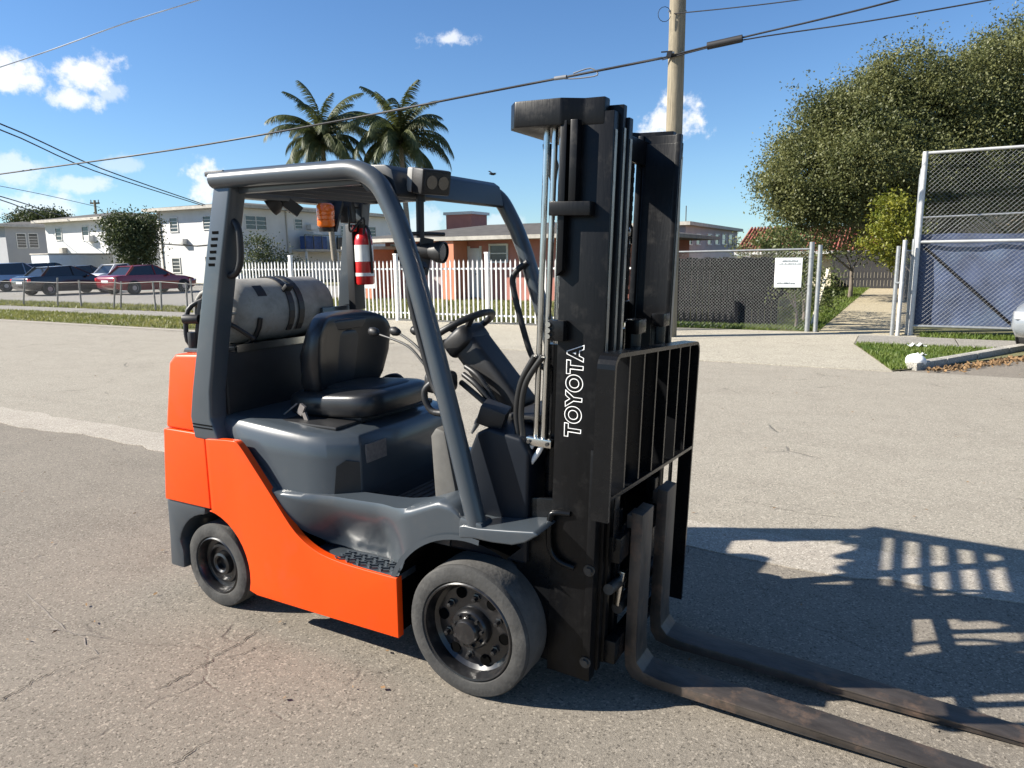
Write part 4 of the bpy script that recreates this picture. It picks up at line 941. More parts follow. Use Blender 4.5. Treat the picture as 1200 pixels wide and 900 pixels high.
step = MB().prism([(-.80, .38), (-.80, .408), (-.315, .408), (-.315, .38)], 'y', .012, .13)
for o in both(step, 'step', 'grey_paint', bevel=.004):
    pass
tr = MB()
for r_ in range(5):
    for k in range(11):
        x = -.64 + k*.029 + (r_ % 2)*.0145; y = .022 + r_*.019
        tr.obox((x, y, .413), (.023, .007, .010), Matrix.Rotation(.5 if (k+r_) % 2 else -.5, 3, 'Z'))
for o in both(tr, 'step_tread', 'grey_paint'): o['kind'] = 'stuff'
fend = [(-.02, .668), (.0, .675), (.06, .674), (.18, .688), (.285, .702), (.302, .692), (.25, .655), (.20, .637), (.12, .631), (.04, .632), (-.02, .622)]
both(MB().prism(fend, 'y', .004, .20), 'fender', 'grey_paint', bevel=.007, seg=3)
lip = MB(); la = arc(0, .262, .372, 160, 80, 16); lb_ = arc(0, .262, .352, 160, 80, 16)
lip.add([(x, .006, z) for x, z in la] + [(x, .006, z) for x, z in lb_], [(i, i+1, i+18, i+17) for i in range(16)])
both(lip, 'arch_lip', 'grey_paint', smooth=50)
pt(MB().box(-.30, .16, .2, .85, .22, .60), 'drive_axle', 'hole_black')
pt(MB().box(-1.6, -1.1, .25, .80, .16, .48), 'steer_axle', 'hole_black')
both(MB().prism([(-.325, .17), (-.325, .40), (-.2, .55), (0, .625), (.12, .625), (.14, .3)], 'y', .215, .235), 'wheel_well', 'hole_black')
both(MB().box(-.332, -.322, .036, .215, .165, .40), 'arch_wall', 'hole_black')
both(MB().prism([(-1.69, .17), (-1.66, .45), (-1.44, .50), (-1.12, .42), (-1.08, .17)], 'y', .255, .27), 'wheel_well', 'hole_black')

# --- floor, mat
pt(MB().box(-.70, .02, .14, .91, .54, .556), 'floor_plate', 'grey_paint')
both(MB().box(-.70, .0, .150, .162, .51, .66), 'sill_inner', 'grey_paint')
mat_ = MB().prism([(-.70, .165), (-.17, .165), (-.14, .30), (-.14, .90), (-.70, .90)], 'z', .558, .568)
mo = pt(mat_, 'floor_mat', 'mat_rubber', bevel=.004)
rb = MB()
for k in range(12): rb.box(-.60+k*.036, -.582+k*.036, .17, .89, .568, .574)
pt(rb, 'mat_ribs', 'mat_rubber', mo)['kind'] = 'stuff'

# --- engine hood under the seat
def hood_plan(i): return [(-1.34, .055+i), (-.82, .055+i), (-.715, .085+i), (-.605, .165+i), (-.605, .885-i), (-.715, .965-i), (-.82, .995-i), (-1.34, .995-i)]
hd = MB(); lev = [(.515, .11), (.628, .10), (.634, -.006), (.66, .0), (.80, .004), (.86, .012), (.893, .03), (.905, .055)]
rings = []
for z, ins in lev:
    pl = hood_plan(ins)
    vs = []
    for (x, y) in pl:
        xx = x - (min(ins, .06) if x > -.8 and z > .64 else 0)
        zz = z + (.035*max(0, (-1.0-x)/.34) if z > .85 else 0)
        vs.append((xx, y, zz))
    rings.append(len(hd.v)); hd.v += vs
nP = 8
for a, b in zip(rings, rings[1:]): hd.f += [(a+i, a+(i+1) % nP, b+(i+1) % nP, b+i) for i in range(nP)]
hd.f += [tuple(range(rings[0], rings[0]+nP))[::-1], tuple(range(rings[-1], rings[-1]+nP))]
hood = pt(hd, 'engine_hood', 'grey_paint', bevel=.008, smooth=50)
# recessed dark service panel and decal at the front corner
pt(MB().add([(-.700, .096, .645), (-.609, .162, .645), (-.611, .163, .79), (-.655, .130, .80), (-.688, .106, .775)], [(0, 1, 2, 3, 4)]).xf(lambda p: p+Vector((.003, -.005, 0))), 'corner_panel', 'plastic_black', hood)
pt(MB().box(-.612, -.6035, .20, .33, .775, .855), 'decal', 'label_grey', hood)
pt(MB().box(-1.0, -.93, .20, .26, .9055, .908), 'decal', 'plastic_black', hood)
# rear bulkhead and plinth under the seat
pt(MB().box(-1.46, -1.31, .10, .95, .86, 1.215), 'bulkhead', 'plastic_black', bevel=.01)
pt(MB().box(-1.30, -.74, .17, .88, .903, .922), 'seat_plinth', 'plastic_black', bevel=.012)
pt(MB().box(-1.314, -1.300, .16, .90, 1.212, 1.245), 'tank_rail', 'bright_steel')

# --- overhead guard
for mm in (0, 1):
    pil = MB(); secs = [((-1.452, .83), .165, .085), ((-1.470, .93), .135, .085), ((-1.452, 1.05), .120, .082), ((-1.40, 1.30), .110, .08), ((-1.335, 1.62), .107, .08), ((-1.262, 1.955), .105, .08)]
    idx = []
    for (x, z), w, dp in secs:
        y0 = .012 + max(0, (z-.9))*.062
        idx.append(len(pil.v)); pil.v += [(x, y0, z), (x+w, y0, z), (x+w+.012, y0+dp, z), (x-.01, y0+dp, z)]
    for a, b in zip(idx, idx[1:]): pil.f += [(a+i, a+(i+1) % 4, b+(i+1) % 4, b+i) for i in range(4)]
    pil.f += [(idx[0]+3, idx[0]+2, idx[0]+1, idx[0]), tuple(idx[-1]+i for i in range(4))]
    if mm: pil = pil.mirror(W2)
    po = pt(pil, 'rear_pillar', 'grey_paint', bevel=.012, seg=3)
    trim = MB()
    for k in range(2): trim.box(-1.452, -1.325, .0095, .02, .897-.014*k, .901-.014*k)
    pt(trim if not mm else trim.mirror(W2), 'trim_line', 'hole_black', po)
    for k in range(6):
        z = 1.60 + k*.027; x = -1.337 + (z-1.62)*.218; y = .012 + (z-.9)*.062
        l = MB().box(x+.032, x+.070, y-.0015, y+.004, z, z+.012)
        pt(l if not mm else l.mirror(W2), 'louver', 'hole_black' if k % 1 == 0 else 'grey_paint', po)
    cap = MB().obox((-1.235, .082, 1.982), (.115, .05, .022), 0)
    pt(cap if not mm else cap.mirror(W2), 'end_cap', 'plastic_black', po, bevel=.006)
    # side tube that runs forward and bends down into the front pillar
    tb = smooth_path([(-1.262, .082, 1.958), (-1.0, .082, 1.957), (-.62, .082, 1.953), (-.48, .082, 1.945), (-.385, .080, 1.895), (-.322, .078, 1.80), (-.275, .075, 1.70), (-.225, .072, 1.56), (-.145, .065, 1.30), (-.055, .055, .99), (.020, .045, .72), (.036, .044, .655)], 6)
    ts = MB().tube(tb, .037, 16)
    pt(ts if not mm else ts.mirror(W2), 'side_tube', 'grey_paint', smooth=60)
    ft = MB().prism([(-.03, .655), (.085, .655), (.07, .69), (-.02, .70)], 'y', .012, .09)
    pt(ft if not mm else ft.mirror(W2), 'pillar_foot', 'grey_paint', bevel=.01)
    gs = MB().tube(smooth_path([(-.215, .12, 1.60), (-.275, .125, 1.555), (-.292, .125, 1.49), (-.24, .125, 1.29), (-.19, .12, 1.15), (-.13, .10, 1.10)], 5), .0145, 10)
    pt(gs if not mm else gs.mirror(W2), 'grab_handle', 'plastic_black', smooth=60)
roof = pt(MB().box(-1.22, -.50, .118, .15, 1.90, 1.945).box(-1.22, -.50, .90, .932, 1.90, 1.945), 'roof_frame', 'grey_paint', bevel=.006)
for k in range(5):
    x = -1.07 + k*.128
    pt(MB().obox((x, .525, 1.922), (.012, .76, .048), Matrix.Rotation(.12, 3, 'Y')), 'roof_bar', 'guard_shaded', roof, bevel=.003)
pt(MB().box(-1.245, -1.175, .12, .93, 1.885, 1.955), 'rear_crossbar', 'grey_paint', bevel=.012)
hdr = MB().prism([(-.475, 1.872), (-.345, 1.848), (-.335, 1.858), (-.355, 1.945), (-.385, 1.965), (-.56, 1.975), (-.56, 1.957)], 'y', .125, .925)
pt(hdr, 'front_header', 'guard_shaded', bevel=.006)

# --- seat
def blob(cx, cy, cz, sx, sy, sz, rot=None, e=.42, n1=14, n2=24):
    m = MB(); sg = lambda v: math.copysign(abs(v)**e, v); ring = []
    for i in range(n1+1):
        a = -math.pi/2 + math.pi*i/n1; ring.append(len(m.v))
        for k in range(n2):
            b = 2*math.pi*k/n2
            p = Vector((sx*sg(math.cos(a))*sg(math.cos(b)), sy*sg(math.cos(a))*sg(math.sin(b)), sz*sg(math.sin(a))))
            if rot: p = rot @ p
            m.v.append((cx+p.x, cy+p.y, cz+p.z))
    for a, b in zip(ring, ring[1:]): m.f += [(a+k, a+(k+1) % n2, b+(k+1) % n2, b+k) for k in range(n2)]
    return m
ry = lambda a: Matrix.Rotation(R(a), 3, 'Y')
cush = pt(blob(-.905, .525, .978, .27, .255, .065, ry(-4)), 'seat', 'vinyl', smooth=70)
pt(blob(-.87, .525, 1.022, .19, .165, .035, ry(-4), .5), 'seat_insert', 'vinyl_panel', cush, smooth=70)
pt(MB().box(-1.14, -.72, .31, .74, .915, .95), 'seat_base', 'plastic_black', cush, bevel=.01)
bk = blob(-1.055, .535, 1.18, .06, .262, .20, ry(10), .40)
def bkx(p):
    y = (p.y-.535)/.262; p.x += .085*y*y*(1 if p.x > -1.1 else .6)            # wrapped side bolsters
    if p.z > 1.28: p.y = .535 + (p.y-.535)*(1 - (p.z-1.28)*1.2)
    if p.z < 1.2: p.y = .535 + (p.y-.535)*(1 - (1.2-p.z)*.8)
    return p
bko = pt(bk.xf(bkx), 'backrest', 'vinyl', cush, smooth=70)
pt(blob(-1.015, .535, 1.165, .03, .15, .135, ry(10), .3), 'backrest_panel', 'vinyl_panel', bko, smooth=70)
pt(blob(-.984, .535, 1.325, .03, .15, .026, ry(10), .4), 'headrest_panel', 'vinyl_panel', bko, smooth=70)
hip = MB().tube(smooth_path([(-1.02, .80, .96), (-.99, .81, 1.01), (-.91, .81, 1.03), (-.86, .80, 1.0)], 4), .018, 8)
pt(hip, 'hip_restraint', 'plastic_black', cush, smooth=60)
pt(MB().tube(smooth_path([(-1.11, .235, .930), (-1.06, .225, .96), (-1.015, .225, .99)], 4), .004, 6).obox((-.99, .225, .965), (.03, .012, .05), ry(30)).obox((-.965, .222, .935), (.02, .01, .04), ry(-25)), 'belt_buckle', 'label_grey', cush)

# --- front cowl, dash, column, wheel, levers
cowl = [(-.16, .51), (-.10, .80), (-.02, .985), (.03, 1.01), (.17, .985), (.20, .93), (.185, .51)]
co = pt(MB().prism(cowl, 'y', .135, .915), 'front_cowl', 'cowl_paint', bevel=.014, seg=3)
pt(MB().prism([(-.215, .64), (-.23, .95), (-.205, .985), (-.165, .975), (-.10, .64)], 'y', .14, .235), 'side_pod', 'pod_grey', co, bevel=.012)
pt(MB().obox((.02, .20, 1.045), (.10, .10, .075), Matrix.Rotation(.35, 3, 'Y') @ Matrix.Rotation(.3, 3, 'Z')), 'control_box', 'plastic_black', co, bevel=.008)
pt(MB().obox((-.045, .195, 1.02), (.012, .085, .09), Matrix.Rotation(.45, 3, 'Y') @ Matrix.Rotation(.3, 3, 'Z')), 'box_cover', 'plastic_grey', co, bevel=.004)
pt(MB().box(.02, .15, .30, .62, 1.0, 1.03), 'dash_pad', 'plastic_black', co, bevel=.01)
cdir = Vector((-.23, 0, .30)).normalized()
c0, c1 = Vector((-.035, .525, .99)), Vector((-.295, .525, 1.285))
col_ = MB().bar(c0, c1, .16, .12, up=(1, 0, .5))
colo = pt(col_, 'steering_column', 'plastic_black', bevel=.03, seg=3)
pt(blob(-.30, .525, 1.275, .075, .10, .05, ry(-40), .5), 'column_shroud', 'plastic_black', colo, smooth=70)
for k in range(3):
    pt(MB().tube(smooth_path([(-.24, .42-.02*k, 1.18-.03*k), (-.16, .40-.02*k, 1.14-.03*k), (-.08, .41-.02*k, 1.02)], 5), .012, 8), 'hose', 'hose_rubber', colo, smooth=60)
wc = Vector((-.335, .525, 1.318)); wa = Vector((-.50, 0, .86)).normalized(); wu = Vector((.86, 0, .50))
rimp = [wc + (wu*math.cos(t) + Vector((0, 1, 0))*math.sin(t))*.158 for t in [2*math.pi*k/36 for k in range(37)]]
who = pt(MB().tube(rimp, .0145, 10, caps=False), 'steering_wheel', 'plastic_black', smooth=60)
for a in (90, 210, 330):
    e = wc + (wu*math.cos(R(a)) + Vector((0, 1, 0))*math.sin(R(a)))*.152
    pt(MB().bar(wc - wa*.03, e, .03, .014, up=wa), 'spoke', 'plastic_black', who, bevel=.005)
pt(MB().cyl(wc - wa*.06, wc - wa*.005, .042, .036, 18), 'wheel_hub', 'plastic_black', who, smooth=50)
pt(blob(wc.x-.10, .62, wc.z+.0, .02, .02, .025, None, .9), 'spinner_knob', 'plastic_black', who, smooth=80)
for k in range(3):
    kx = -.675 + .072*k; ky = .37 + .055*k
    lv = pt(MB().tube(smooth_path([(-.30, .30+.04*k, 1.13), (-.38, .315+.045*k, 1.20), (-.48, .34+.05*k, 1.265), (kx+.02, ky, 1.302)], 5), .0055, 8), 'hydraulic_lever', 'plastic_black', smooth=60)
    pt(MB().lathe([(.001, -.026), (.016, -.024), (.021, -.008), (.017, .012), (.011, .024), (.001, .026)], (kx, ky, 1.31), (1, -.1, -.2), 14), 'knob', 'plastic_black', lv, smooth=80)
pt(blob(-.29, .31, 1.13, .055, .06, .045, None, .5), 'lever_housing', 'plastic_black', smooth=70)
pt(MB().tube(smooth_path([(-.26, .27, 1.16), (-.33, .25, 1.10), (-.30, .25, 1.02), (-.20, .25, 1.02)], 5), .014, 8), 'lever_bracket', 'plastic_black', smooth=60)
pt(MB().prism([(-.165, .56), (-.26, .572), (-.265, .582), (-.16, .60)], 'y', .40, .48), 'pedal', 'plastic_black', bevel=.004)

# --- lights, beacon, mirror arm
def lamp(p, aim, size, nm, mat2='lens', roundl=False):
    a = Vector(aim).normalized(); rt = a.to_track_quat('X', 'Z').to_matrix()
    if roundl: hb = MB().lathe([(.001, -.05), (.03, -.045), (size[1]/2, -.01), (size[1]/2, .012), (size[1]/2-.006, .014)], p, a, 20)
    else: hb = MB().obox(p, size, rt)
    o = pt(hb, nm, 'plastic_black', bevel=0 if roundl else .008, smooth=45)
    q = Vector(p) + a*(size[0]/2+.001 if not roundl else .008)
    if roundl: pt(MB().cyl(q - a*.004, q, size[1]/2-.008, None, 20), 'lamp_lens', mat2, o)
    else:
        pt(MB().obox(q, (.006, size[1]*.86, size[2]*.8), rt), 'lamp_lens', 'plastic_black', o, bevel=.002)
        for k in (-1, 1):
            c = q + rt @ Vector((.004, k*size[1]*.2, 0)); pt(MB().cyl(c - a*.003, c + a*.002, size[2]*.27, None, 16), 'bulb', mat2, o)
    return o
wl = lamp((-.262, .245, 1.905), (.93, -.25, -.18), (.062, .14, .092), 'work_light')
pt(MB().obox((-.309, .2575, 1.914), (.032, .135, .09), (Vector((.93, -.25, -.18)).to_track_quat('X', 'Z').to_matrix())), 'lamp_back', 'plastic_grey', wl, bevel=.008)
pt(MB().cyl((-.318, .25, 1.86), (-.318, .25, 1.835), .018).cyl((-.322, .25, 1.84), (-.325, .25, 1.70), .0155), 'light_post', 'plastic_black')
w2 = lamp((-.265, .30, 1.645), (.95, .1, -.1), (.08, .085, .085), 'work_light', roundl=True)
pt(MB().cyl((-.36, .29, 1.65), (-.30, .297, 1.648), .036, .03).bar((-.33, .30, 1.70), (-.35, .28, 1.56), .03, .05), 'lamp_bracket', 'plastic_black', w2)
pt(MB().tube(smooth_path([(-.22, .085, 1.64), (-.30, .12, 1.70), (-.33, .20, 1.715), (-.29, .36, 1.715)], 5), .008, 8), 'mirror_arm', 'plastic_black', smooth=60)
rl = lamp((-1.235, .36, 1.875), (-.7, -.5, -.55), (.09, .105, .1), 'work_light', roundl=True)
pt(MB().bar((-1.215, .39, 1.905), (-1.16, .46, 1.84), .03, .05).bar((-1.215, .46, 1.84), (-1.205, .46, 1.93), .04, .012), 'lamp_bracket', 'plastic_black', rl)
bc = pt(MB().lathe([(.001, .075), (.03, .072), (.041, .06), (.043, .03), (.040, .0), (.042, -.03), (.030, -.042), (.001, -.044)], (-1.135, .60, 1.815), (0, 0, 1), 24), 'beacon', 'amber', smooth=50)
rg = MB()
for z in (.015, .035, .053): rg.lathe([(.0425, -.002), (.0455, 0), (.0425, .002)], (-1.135, .60, 1.815+z-.02), (0, 0, 1), 24)
pt(rg, 'dome_rib', 'amber', bc, smooth=50)
pt(MB().cyl((-1.135, .60, 1.755), (-1.135, .60, 1.773), .034, .038, 20).bar((-1.13, .63, 1.76), (-1.16, .72, 1.90), .05, .02), 'beacon_base', 'plastic_black', bc)
# far pillar equipment: control box, wiring
pt(MB().obox((-1.19, .82, 1.86), (.06, .10, .11), Matrix.Rotation(.5, 3, 'Z')).tube(smooth_path([(-1.17, .80, 1.90), (-1.13, .76, 1.83), (-1.16, .80, 1.76), (-1.13, .87, 1.83), (-1.15, .88, 1.72)], 5), .006, 6), 'wiring_box', 'plastic_black', bevel=.004)
both(MB().tube(smooth_path([(-1.235, .10, 1.80), (-1.19, .105, 1.785), (-1.165, .105, 1.74), (-1.17, .105, 1.62), (-1.205, .10, 1.565), (-1.265, .10, 1.56)], 5), .0155, 10), 'rear_handle', 'plastic_black', smooth=60)
pt(MB().bar((-1.50, .16, 1.44), (-1.53, .14, 1.24), .05, .035).cyl((-1.50, .13, 1.36), (-1.57, .10, 1.36), .022).cyl((-1.54, .12, 1.30), (-1.54, .12, 1.22), .025).tube(smooth_path([(-1.50, .17, 1.45), (-1.56, .12, 1.40), (-1.57, .11, 1.26), (-1.52, .15, 1.21)], 4), .012, 8), 'tank_latch', 'plastic_black', bevel=.004)
# tank cradle arms
for y in (.30, .72):
    pt(MB().tube([(-1.455 + .165*math.cos(R(a)), y, 1.385 + .165*math.sin(R(a))) for a in range(190, 351, 16)], .012, 8), 'tank_cradle', 'plastic_black', smooth=60)
pt(MB().box(-1.56, -1.33, .20, .85, 1.214, 1.232), 'tank_tray', 'plastic_black')

# --- wheels
def wheel(x, y, r, w, rim, name, bolts):
    t = pt(MB().lathe([(rim, .012), (rim+.006, .002), (rim+.02, -.001), (r-.022, .0), (r-.006, .006), (r, .016), (r, w-.016), (r-.006, w-.006), (r-.02, w), (rim, w)], (x, y, r), (0, 1, 0), 72), name, 'rubber', smooth=35)
    pt(MB().lathe([(r+.0012, .02), (r+.0012, w-.02)], (x, y, r), (0, 1, 0), 72), 'tread', 'tyre_tread', t, smooth=60)
    if bolts:
        pr = [(rim+.004, .010), (rim-.004, .002), (rim-.010, .004), (rim-.016, .022), (rim-.020, .05), (rim-.035, .062), (rim*.42, .055), (rim*.42, .045), (rim*.40, .030), (rim*.36, .022), (rim*.27, .022), (rim*.25, .004), (rim*.22, -.004), (.001, -.005)]
    else:
        pr = [(rim+.004, .010), (rim-.006, .003), (rim-.013, .018), (rim-.018, .045), (rim*.72, .05), (rim*.68, .036), (rim*.60, .034), (rim*.56, .052), (rim*.42, .052), (rim*.38, .028), (rim*.30, .024), (rim*.24, .03), (rim*.22, .05), (.001, .052)]
    rm = pt(MB().lathe(pr, (x, y, r), (0, 1, 0), 48), 'rim', 'rim_black', t, smooth=32)
    if bolts:
        for k in range(6):
            a = R(60*k+22); b = R(60*k+52)
            nx, nz = x + rim*.62*math.cos(a), r + rim*.62*math.sin(a)
            pt(MB().lathe([(.001, -.022), (.009, -.020), (.0115, -.010), (.0115, .0), (.017, .002), (.017, .012)], (nx, y+.052, nz), (0, 1, 0), 6), 'lug_nut', 'rim_black', t, smooth=25)
            hx, hz = x + rim*.70*math.cos(b), r + rim*.70*math.sin(b)
            pt(MB().cyl((hx, y+.0535, hz), (hx, y+.0555, hz), .0215, None, 18), 'vent_hole', 'hole_black', t)  # flat black disc painted in for the shade inside an open hole
        for k in range(9):
            a = R(40*k+8); nx, nz = x + rim*.315*math.cos(a), r + rim*.315*math.sin(a)
            pt(MB().cyl((nx, y+.010, nz), (nx, y+.024, nz), .0075, None, 6), 'hub_bolt', 'rim_black', t)
    return t
for far in (0, 1):
    for x, r, w, rim, b in ((0, .257, .190, .192, 1), (-1.425, .204, .15, .138, 0)):
        y = (.0 if b else .045)
        o = wheel(x, y, r, w, rim, 'wheel', b)
        if far:                                    # turn the finished wheel round onto the far side
            o.rotation_euler[2] = math.pi; o.location = (2*x, W2, 0)

# --- mast, tilted forward
TILT = R(2.1)
def tilt(p):
    dx, dz = p.x-.25, p.z-.13
    return Vector((.25 + dx*math.cos(TILT) + dz*math.sin(TILT), p.y, .13 - dx*math.sin(TILT) + dz*math.cos(TILT)))
def mp(mb, name, mat, parent=None, label=None, **k): return pt(mb.xf(tilt), name, mat, parent, label, **k)
MC = 1.07                                          # mast is centred at y = .535
def channel(y0, x0, x1, z0, z1, w=.05, t=.016, ft=.022):
    return MB().prism([(x0, y0), (x1, y0), (x1, y0+w), (x1-ft, y0+w), (x1-ft, y0+t), (x0+ft, y0+t), (x0+ft, y0+w), (x0, y0+w)], 'z', z0, z1)
for far in (0, 1):
    f = (lambda m: m.mirror(MC)) if far else (lambda m: m)
    rail = mp(f(channel(.148, .262, .432, .11, 2.075)), 'outer_rail', 'mast_black', bevel=.004)
    mp(f(channel(.199, .268, .443, .13, 2.10, .030, .012)), 'middle_rail', 'mast_black', bevel=.004)
    mp(f(channel(.230, .276, .453, .15, 2.065, .034, .012)), 'inner_rail', 'mast_black', bevel=.004)
    for y, x, zt in ((.150, .433, 2.02), (.199, .444, 2.03), (.230, .454, 2.0)):      # rubbed bright running faces
        mp(f(MB().box(x, x+.002, y+.006, y+.024, 1.20, zt)), 'running_face', 'worn_steel', rail)
    mp(f(MB().box(.404, .434, .140, .150, .14, .98)), 'flange_strip', 'mast_black', rail, bevel=.003)
    for z in (.19, .545): mp(f(MB().cyl((.418, .128, z), (.418, .141, z), .014, None, 6).cyl((.418, .136, z), (.418, .1415, z), .021, None, 16)), 'bolt', 'dark_steel', rail)
    mp(f(MB().prism([(.15, .36), (.115, .50), (.115, .70), (.16, .76), (.30, .78), (.43, .80), (.43, .12), (.22, .14), (.17, .25)], 'y', .156, .172)), 'mast_bracket', 'black_paint', rail, bevel=.005)
    mp(f(MB().tube(smooth_path([(.335, .145, .735), (.275, .135, .73), (.262, .132, .70), (.265, .132, .60), (.30, .135, .555), (.36, .14, .54)], 4), .011, 8)), 'bracket_rib', 'black_paint', rail, smooth=60)
    mp(f(MB().prism([(.262, 1.56), (.262, 2.05), (.285, 2.05), (.285, 1.58)], 'y', .118, .149)), 'stiffener', 'mast_black', rail, bevel=.003)
    mp(f(MB().prism([(.300, 1.80), (.300, 2.05), (.325, 2.05), (.325, 1.80)], 'y', .112, .149)), 'stiffener', 'mast_black', rail, bevel=.003)
    mp(f(MB().box(.235, .38, .105, .149, 1.755, 1.80)), 'bracket_block', 'mast_black', rail, bevel=.004)
    cb = mp(f(MB().box(.240, .300, .112, .149, 1.345, 1.415)), 'clamp_block', 'black_paint', rail, bevel=.005)
    for z in (1.36, 1.38, 1.40): mp(f(MB().cyl((.245, .104, z), (.245, .114, z), .0095, None, 8)), 'bolt', 'bright_steel', cb)
    # lift cylinder and rod, chain, hoses
    cy = mp(f(MB().cyl((.225, .235, .15), (.225, .235, 1.32), .033, None, 18)), 'lift_cylinder', 'black_paint', smooth=50)
    mp(f(MB().cyl((.225, .235, 1.30), (.225, .235, 2.02), .0185, None, 16)), 'piston_rod', 'bright_steel', cy, smooth=50)
    mp(f(MB().cyl((.205, .180, .965), (.215, .180, 2.04), .0105, None, 10)), 'steel_pipe', 'bright_steel', smooth=50)
    mp(f(MB().cyl((.170, .190, .965), (.180, .190, 2.04), .0105, None, 10)), 'steel_pipe', 'bright_steel', smooth=50)
    ch = MB()
    for k in range(36): ch.obox((.243, .212, 1.36+.019*k), (.012 if k % 2 else .018, .020 if k % 2 else .012, .021), 0)
    mp(f(ch), 'lift_chain', 'dark_steel')
    mp(f(MB().lathe([(.001, -.03), (.016, -.028), (.012, 0), (.019, .015), (.014, .04), (.008, .05)], (.243, .205, 1.70), (0, 0, 1), 12)), 'chain_anchor', 'bright_steel', smooth=40)
    for q in (0, 1):
        mp(f(MB().tube(smooth_path([(.205-.035*q, .180+.01*q, .97), (.19-.04*q, .172, .93), (.145-.035*q, .165, .86), (.12-.02*q, .17, .80), (.13, .20, .74)], 6), .010, 10)), 'flexible_pipe', 'white_label', smooth=60)
        mp(f(MB().tube(smooth_path([(.20-.03*q, .165, 1.28), (.135-.02*q, .17, 1.18), (.115-.02*q, .175, 1.07), (.125-.02*q, .175, .98)], 6), .011, 10)), 'hose', 'hose_rubber', smooth=60)
    pc = mp(f(MB().box(.145, .245, .158, .186, .955, .985)), 'pipe_clamp', 'bright_steel', bevel=.004)
    for x in (.158, .232): mp(f(MB().cyl((x, .150, .97), (x, .159, .97), .007, None, 8)), 'bolt', 'dark_steel', pc)
    mp(f(MB().prism([(.135, 2.0), (.17, 2.0), (.19, 1.93), (.18, 1.85), (.145, 1.93)], 'y', .245, .27)), 'hose_guide', 'mast_black', bevel=.004)
mp(MB().cyl((.335, .315, .20), (.335, .315, 2.0), .034, None, 18), 'free_lift_cylinder', 'black_paint', smooth=50)
mp(MB().cyl((.30, .355, .20), (.30, .355, 2.0), .024, None, 14), 'free_lift_pipe', 'black_paint', smooth=50)
for z in (.20, .80, 1.35): mp(MB().box(.25, .275, .19, .88, z, z+.09), 'cross_member', 'mast_black', bevel=.004)
beam = [(.40, .146), (.33, .146), (.265, .112), (.095, .116), (.055, .165), (.055, .905), (.095, .954), (.265, .958), (.33, .924), (.40, .924), (.40, .88), (.26, .88), (.215, .84), (.215, .23), (.26, .19), (.40, .19)]
mp(MB().prism(beam, 'z', 2.035, 2.118), 'top_beam', 'mast_black', bevel=.006)
mp(MB().box(.285, .31, .21, .86, 1.98, 2.075), 'top_cross_plate', 'mast_black', bevel=.006)

# lettering on the near outer rail: outlined capitals reading upward
fc = bpy.data.curves.new('lettering', 'FONT'); fc.body = 'TOYOTA'; fc.fill_mode = 'NONE'; fc.bevel_depth = .022; fc.bevel_resolution = 1; fc.size = 1; fc.offset = .045; fc.space_character = 1.12
fo = bpy.data.objects.new('lettering_curve', fc); COL.objects.link(fo)
dg = bpy.context.evaluated_depsgraph_get(); dg.update()
tm = bpy.data.meshes.new_from_object(fo.evaluated_get(dg)); bpy.data.objects.remove(fo)
co_ = np.array([v.co[:] for v in tm.vertices]); mn, mx_ = co_.min(0), co_.max(0)
for v in tm.vertices:
    u = (v.co.x-mn[0])/(mx_[0]-mn[0]); w = (v.co.y-mn[1])/(mx_[1]-mn[1])
    v.co = tilt(Vector((.364 - w*.066, .1475 + v.co.z*.02, 1.012 + u*.325)))
tm.materials.clear(); tm.materials.append(MATS['white_paint'])
lt = link('lettering', tm, FL); lt['label'] = 'white outlined capitals reading up the mast rail'

# --- carriage, load backrest, forks
ca = mp(MB().box(.455, .50, .22, .86, .555, .65), 'carriage', 'black_paint', bevel=.006)
mp(MB().box(.455, .50, .22, .86, .16, .25), 'carriage_bar', 'black_paint', ca, bevel=.006)
for y in (.30, .725): mp(MB().box(.42, .46, y, y+.045, .14, .72), 'carriage_plate', 'black_paint', ca, bevel=.005)
mp(MB().cyl((.47, .30, .34), (.47, .77, .34), .022, None, 12).cyl((.47, .20, .46), (.47, .34, .44), .02, None, 12), 'carriage_rod', 'dark_steel', ca, smooth=50)
mp(MB().obox((.475, .315, .42), (.022, .035, .14), Matrix.Rotation(.12, 3, 'Y')), 'fork_latch', 'bright_steel', ca, bevel=.004)
mp(MB().obox((.475, .60, .47), (.022, .035, .12), Matrix.Rotation(.12, 3, 'Y')), 'fork_latch', 'bright_steel', ca, bevel=.004)
for y in (.39, .68): mp(MB().cyl((.445, y, 1.05), (.445, y, 1.40), .03, None, 14).obox((.455, y, 1.385), (.05, .08, .05), 0), 'hose_pulley', 'black_paint', ca, bevel=.004)
LY0, LY1, LZ0, LZ1, LX0, LX1 = -.02, 1.0, .868, 1.342, .478, .537
def sag(p): p.z -= .07*(p.y-LY0)/(LY1-LY0); return p
fr = MB()
path = [(LY0, .80)] + [(LY0, LZ1-.05)] + arc(LY0+.05, LZ1-.05, .05, 180, 90, 5)[1:] + arc(LY1-.05, LZ1-.05, .05, 90, 0, 5) + [(LY1, .15)]
inn = [(LY0+.014, .80)] + [(LY0+.014, LZ1-.05)] + arc(LY0+.05, LZ1-.05, .036, 180, 90, 5)[1:] + arc(LY1-.05, LZ1-.05, .036, 90, 0, 5) + [(LY1-.014, .15)]
for a in range(len(path)-1):
    p, q, r_, s_ = path[a], path[a+1], inn[a+1], inn[a]
    fr.add([(LX0, *p), (LX0, *q), (LX0, *r_), (LX0, *s_), (LX1, *p), (LX1, *q), (LX1, *r_), (LX1, *s_)], [(0,1,2,3),(7,6,5,4),(0,4,5,1),(2,6,7,3)] + ([(0,3,7,4)] if a == 0 else []) + ([(1,5,6,2)] if a == len(path)-2 else []))
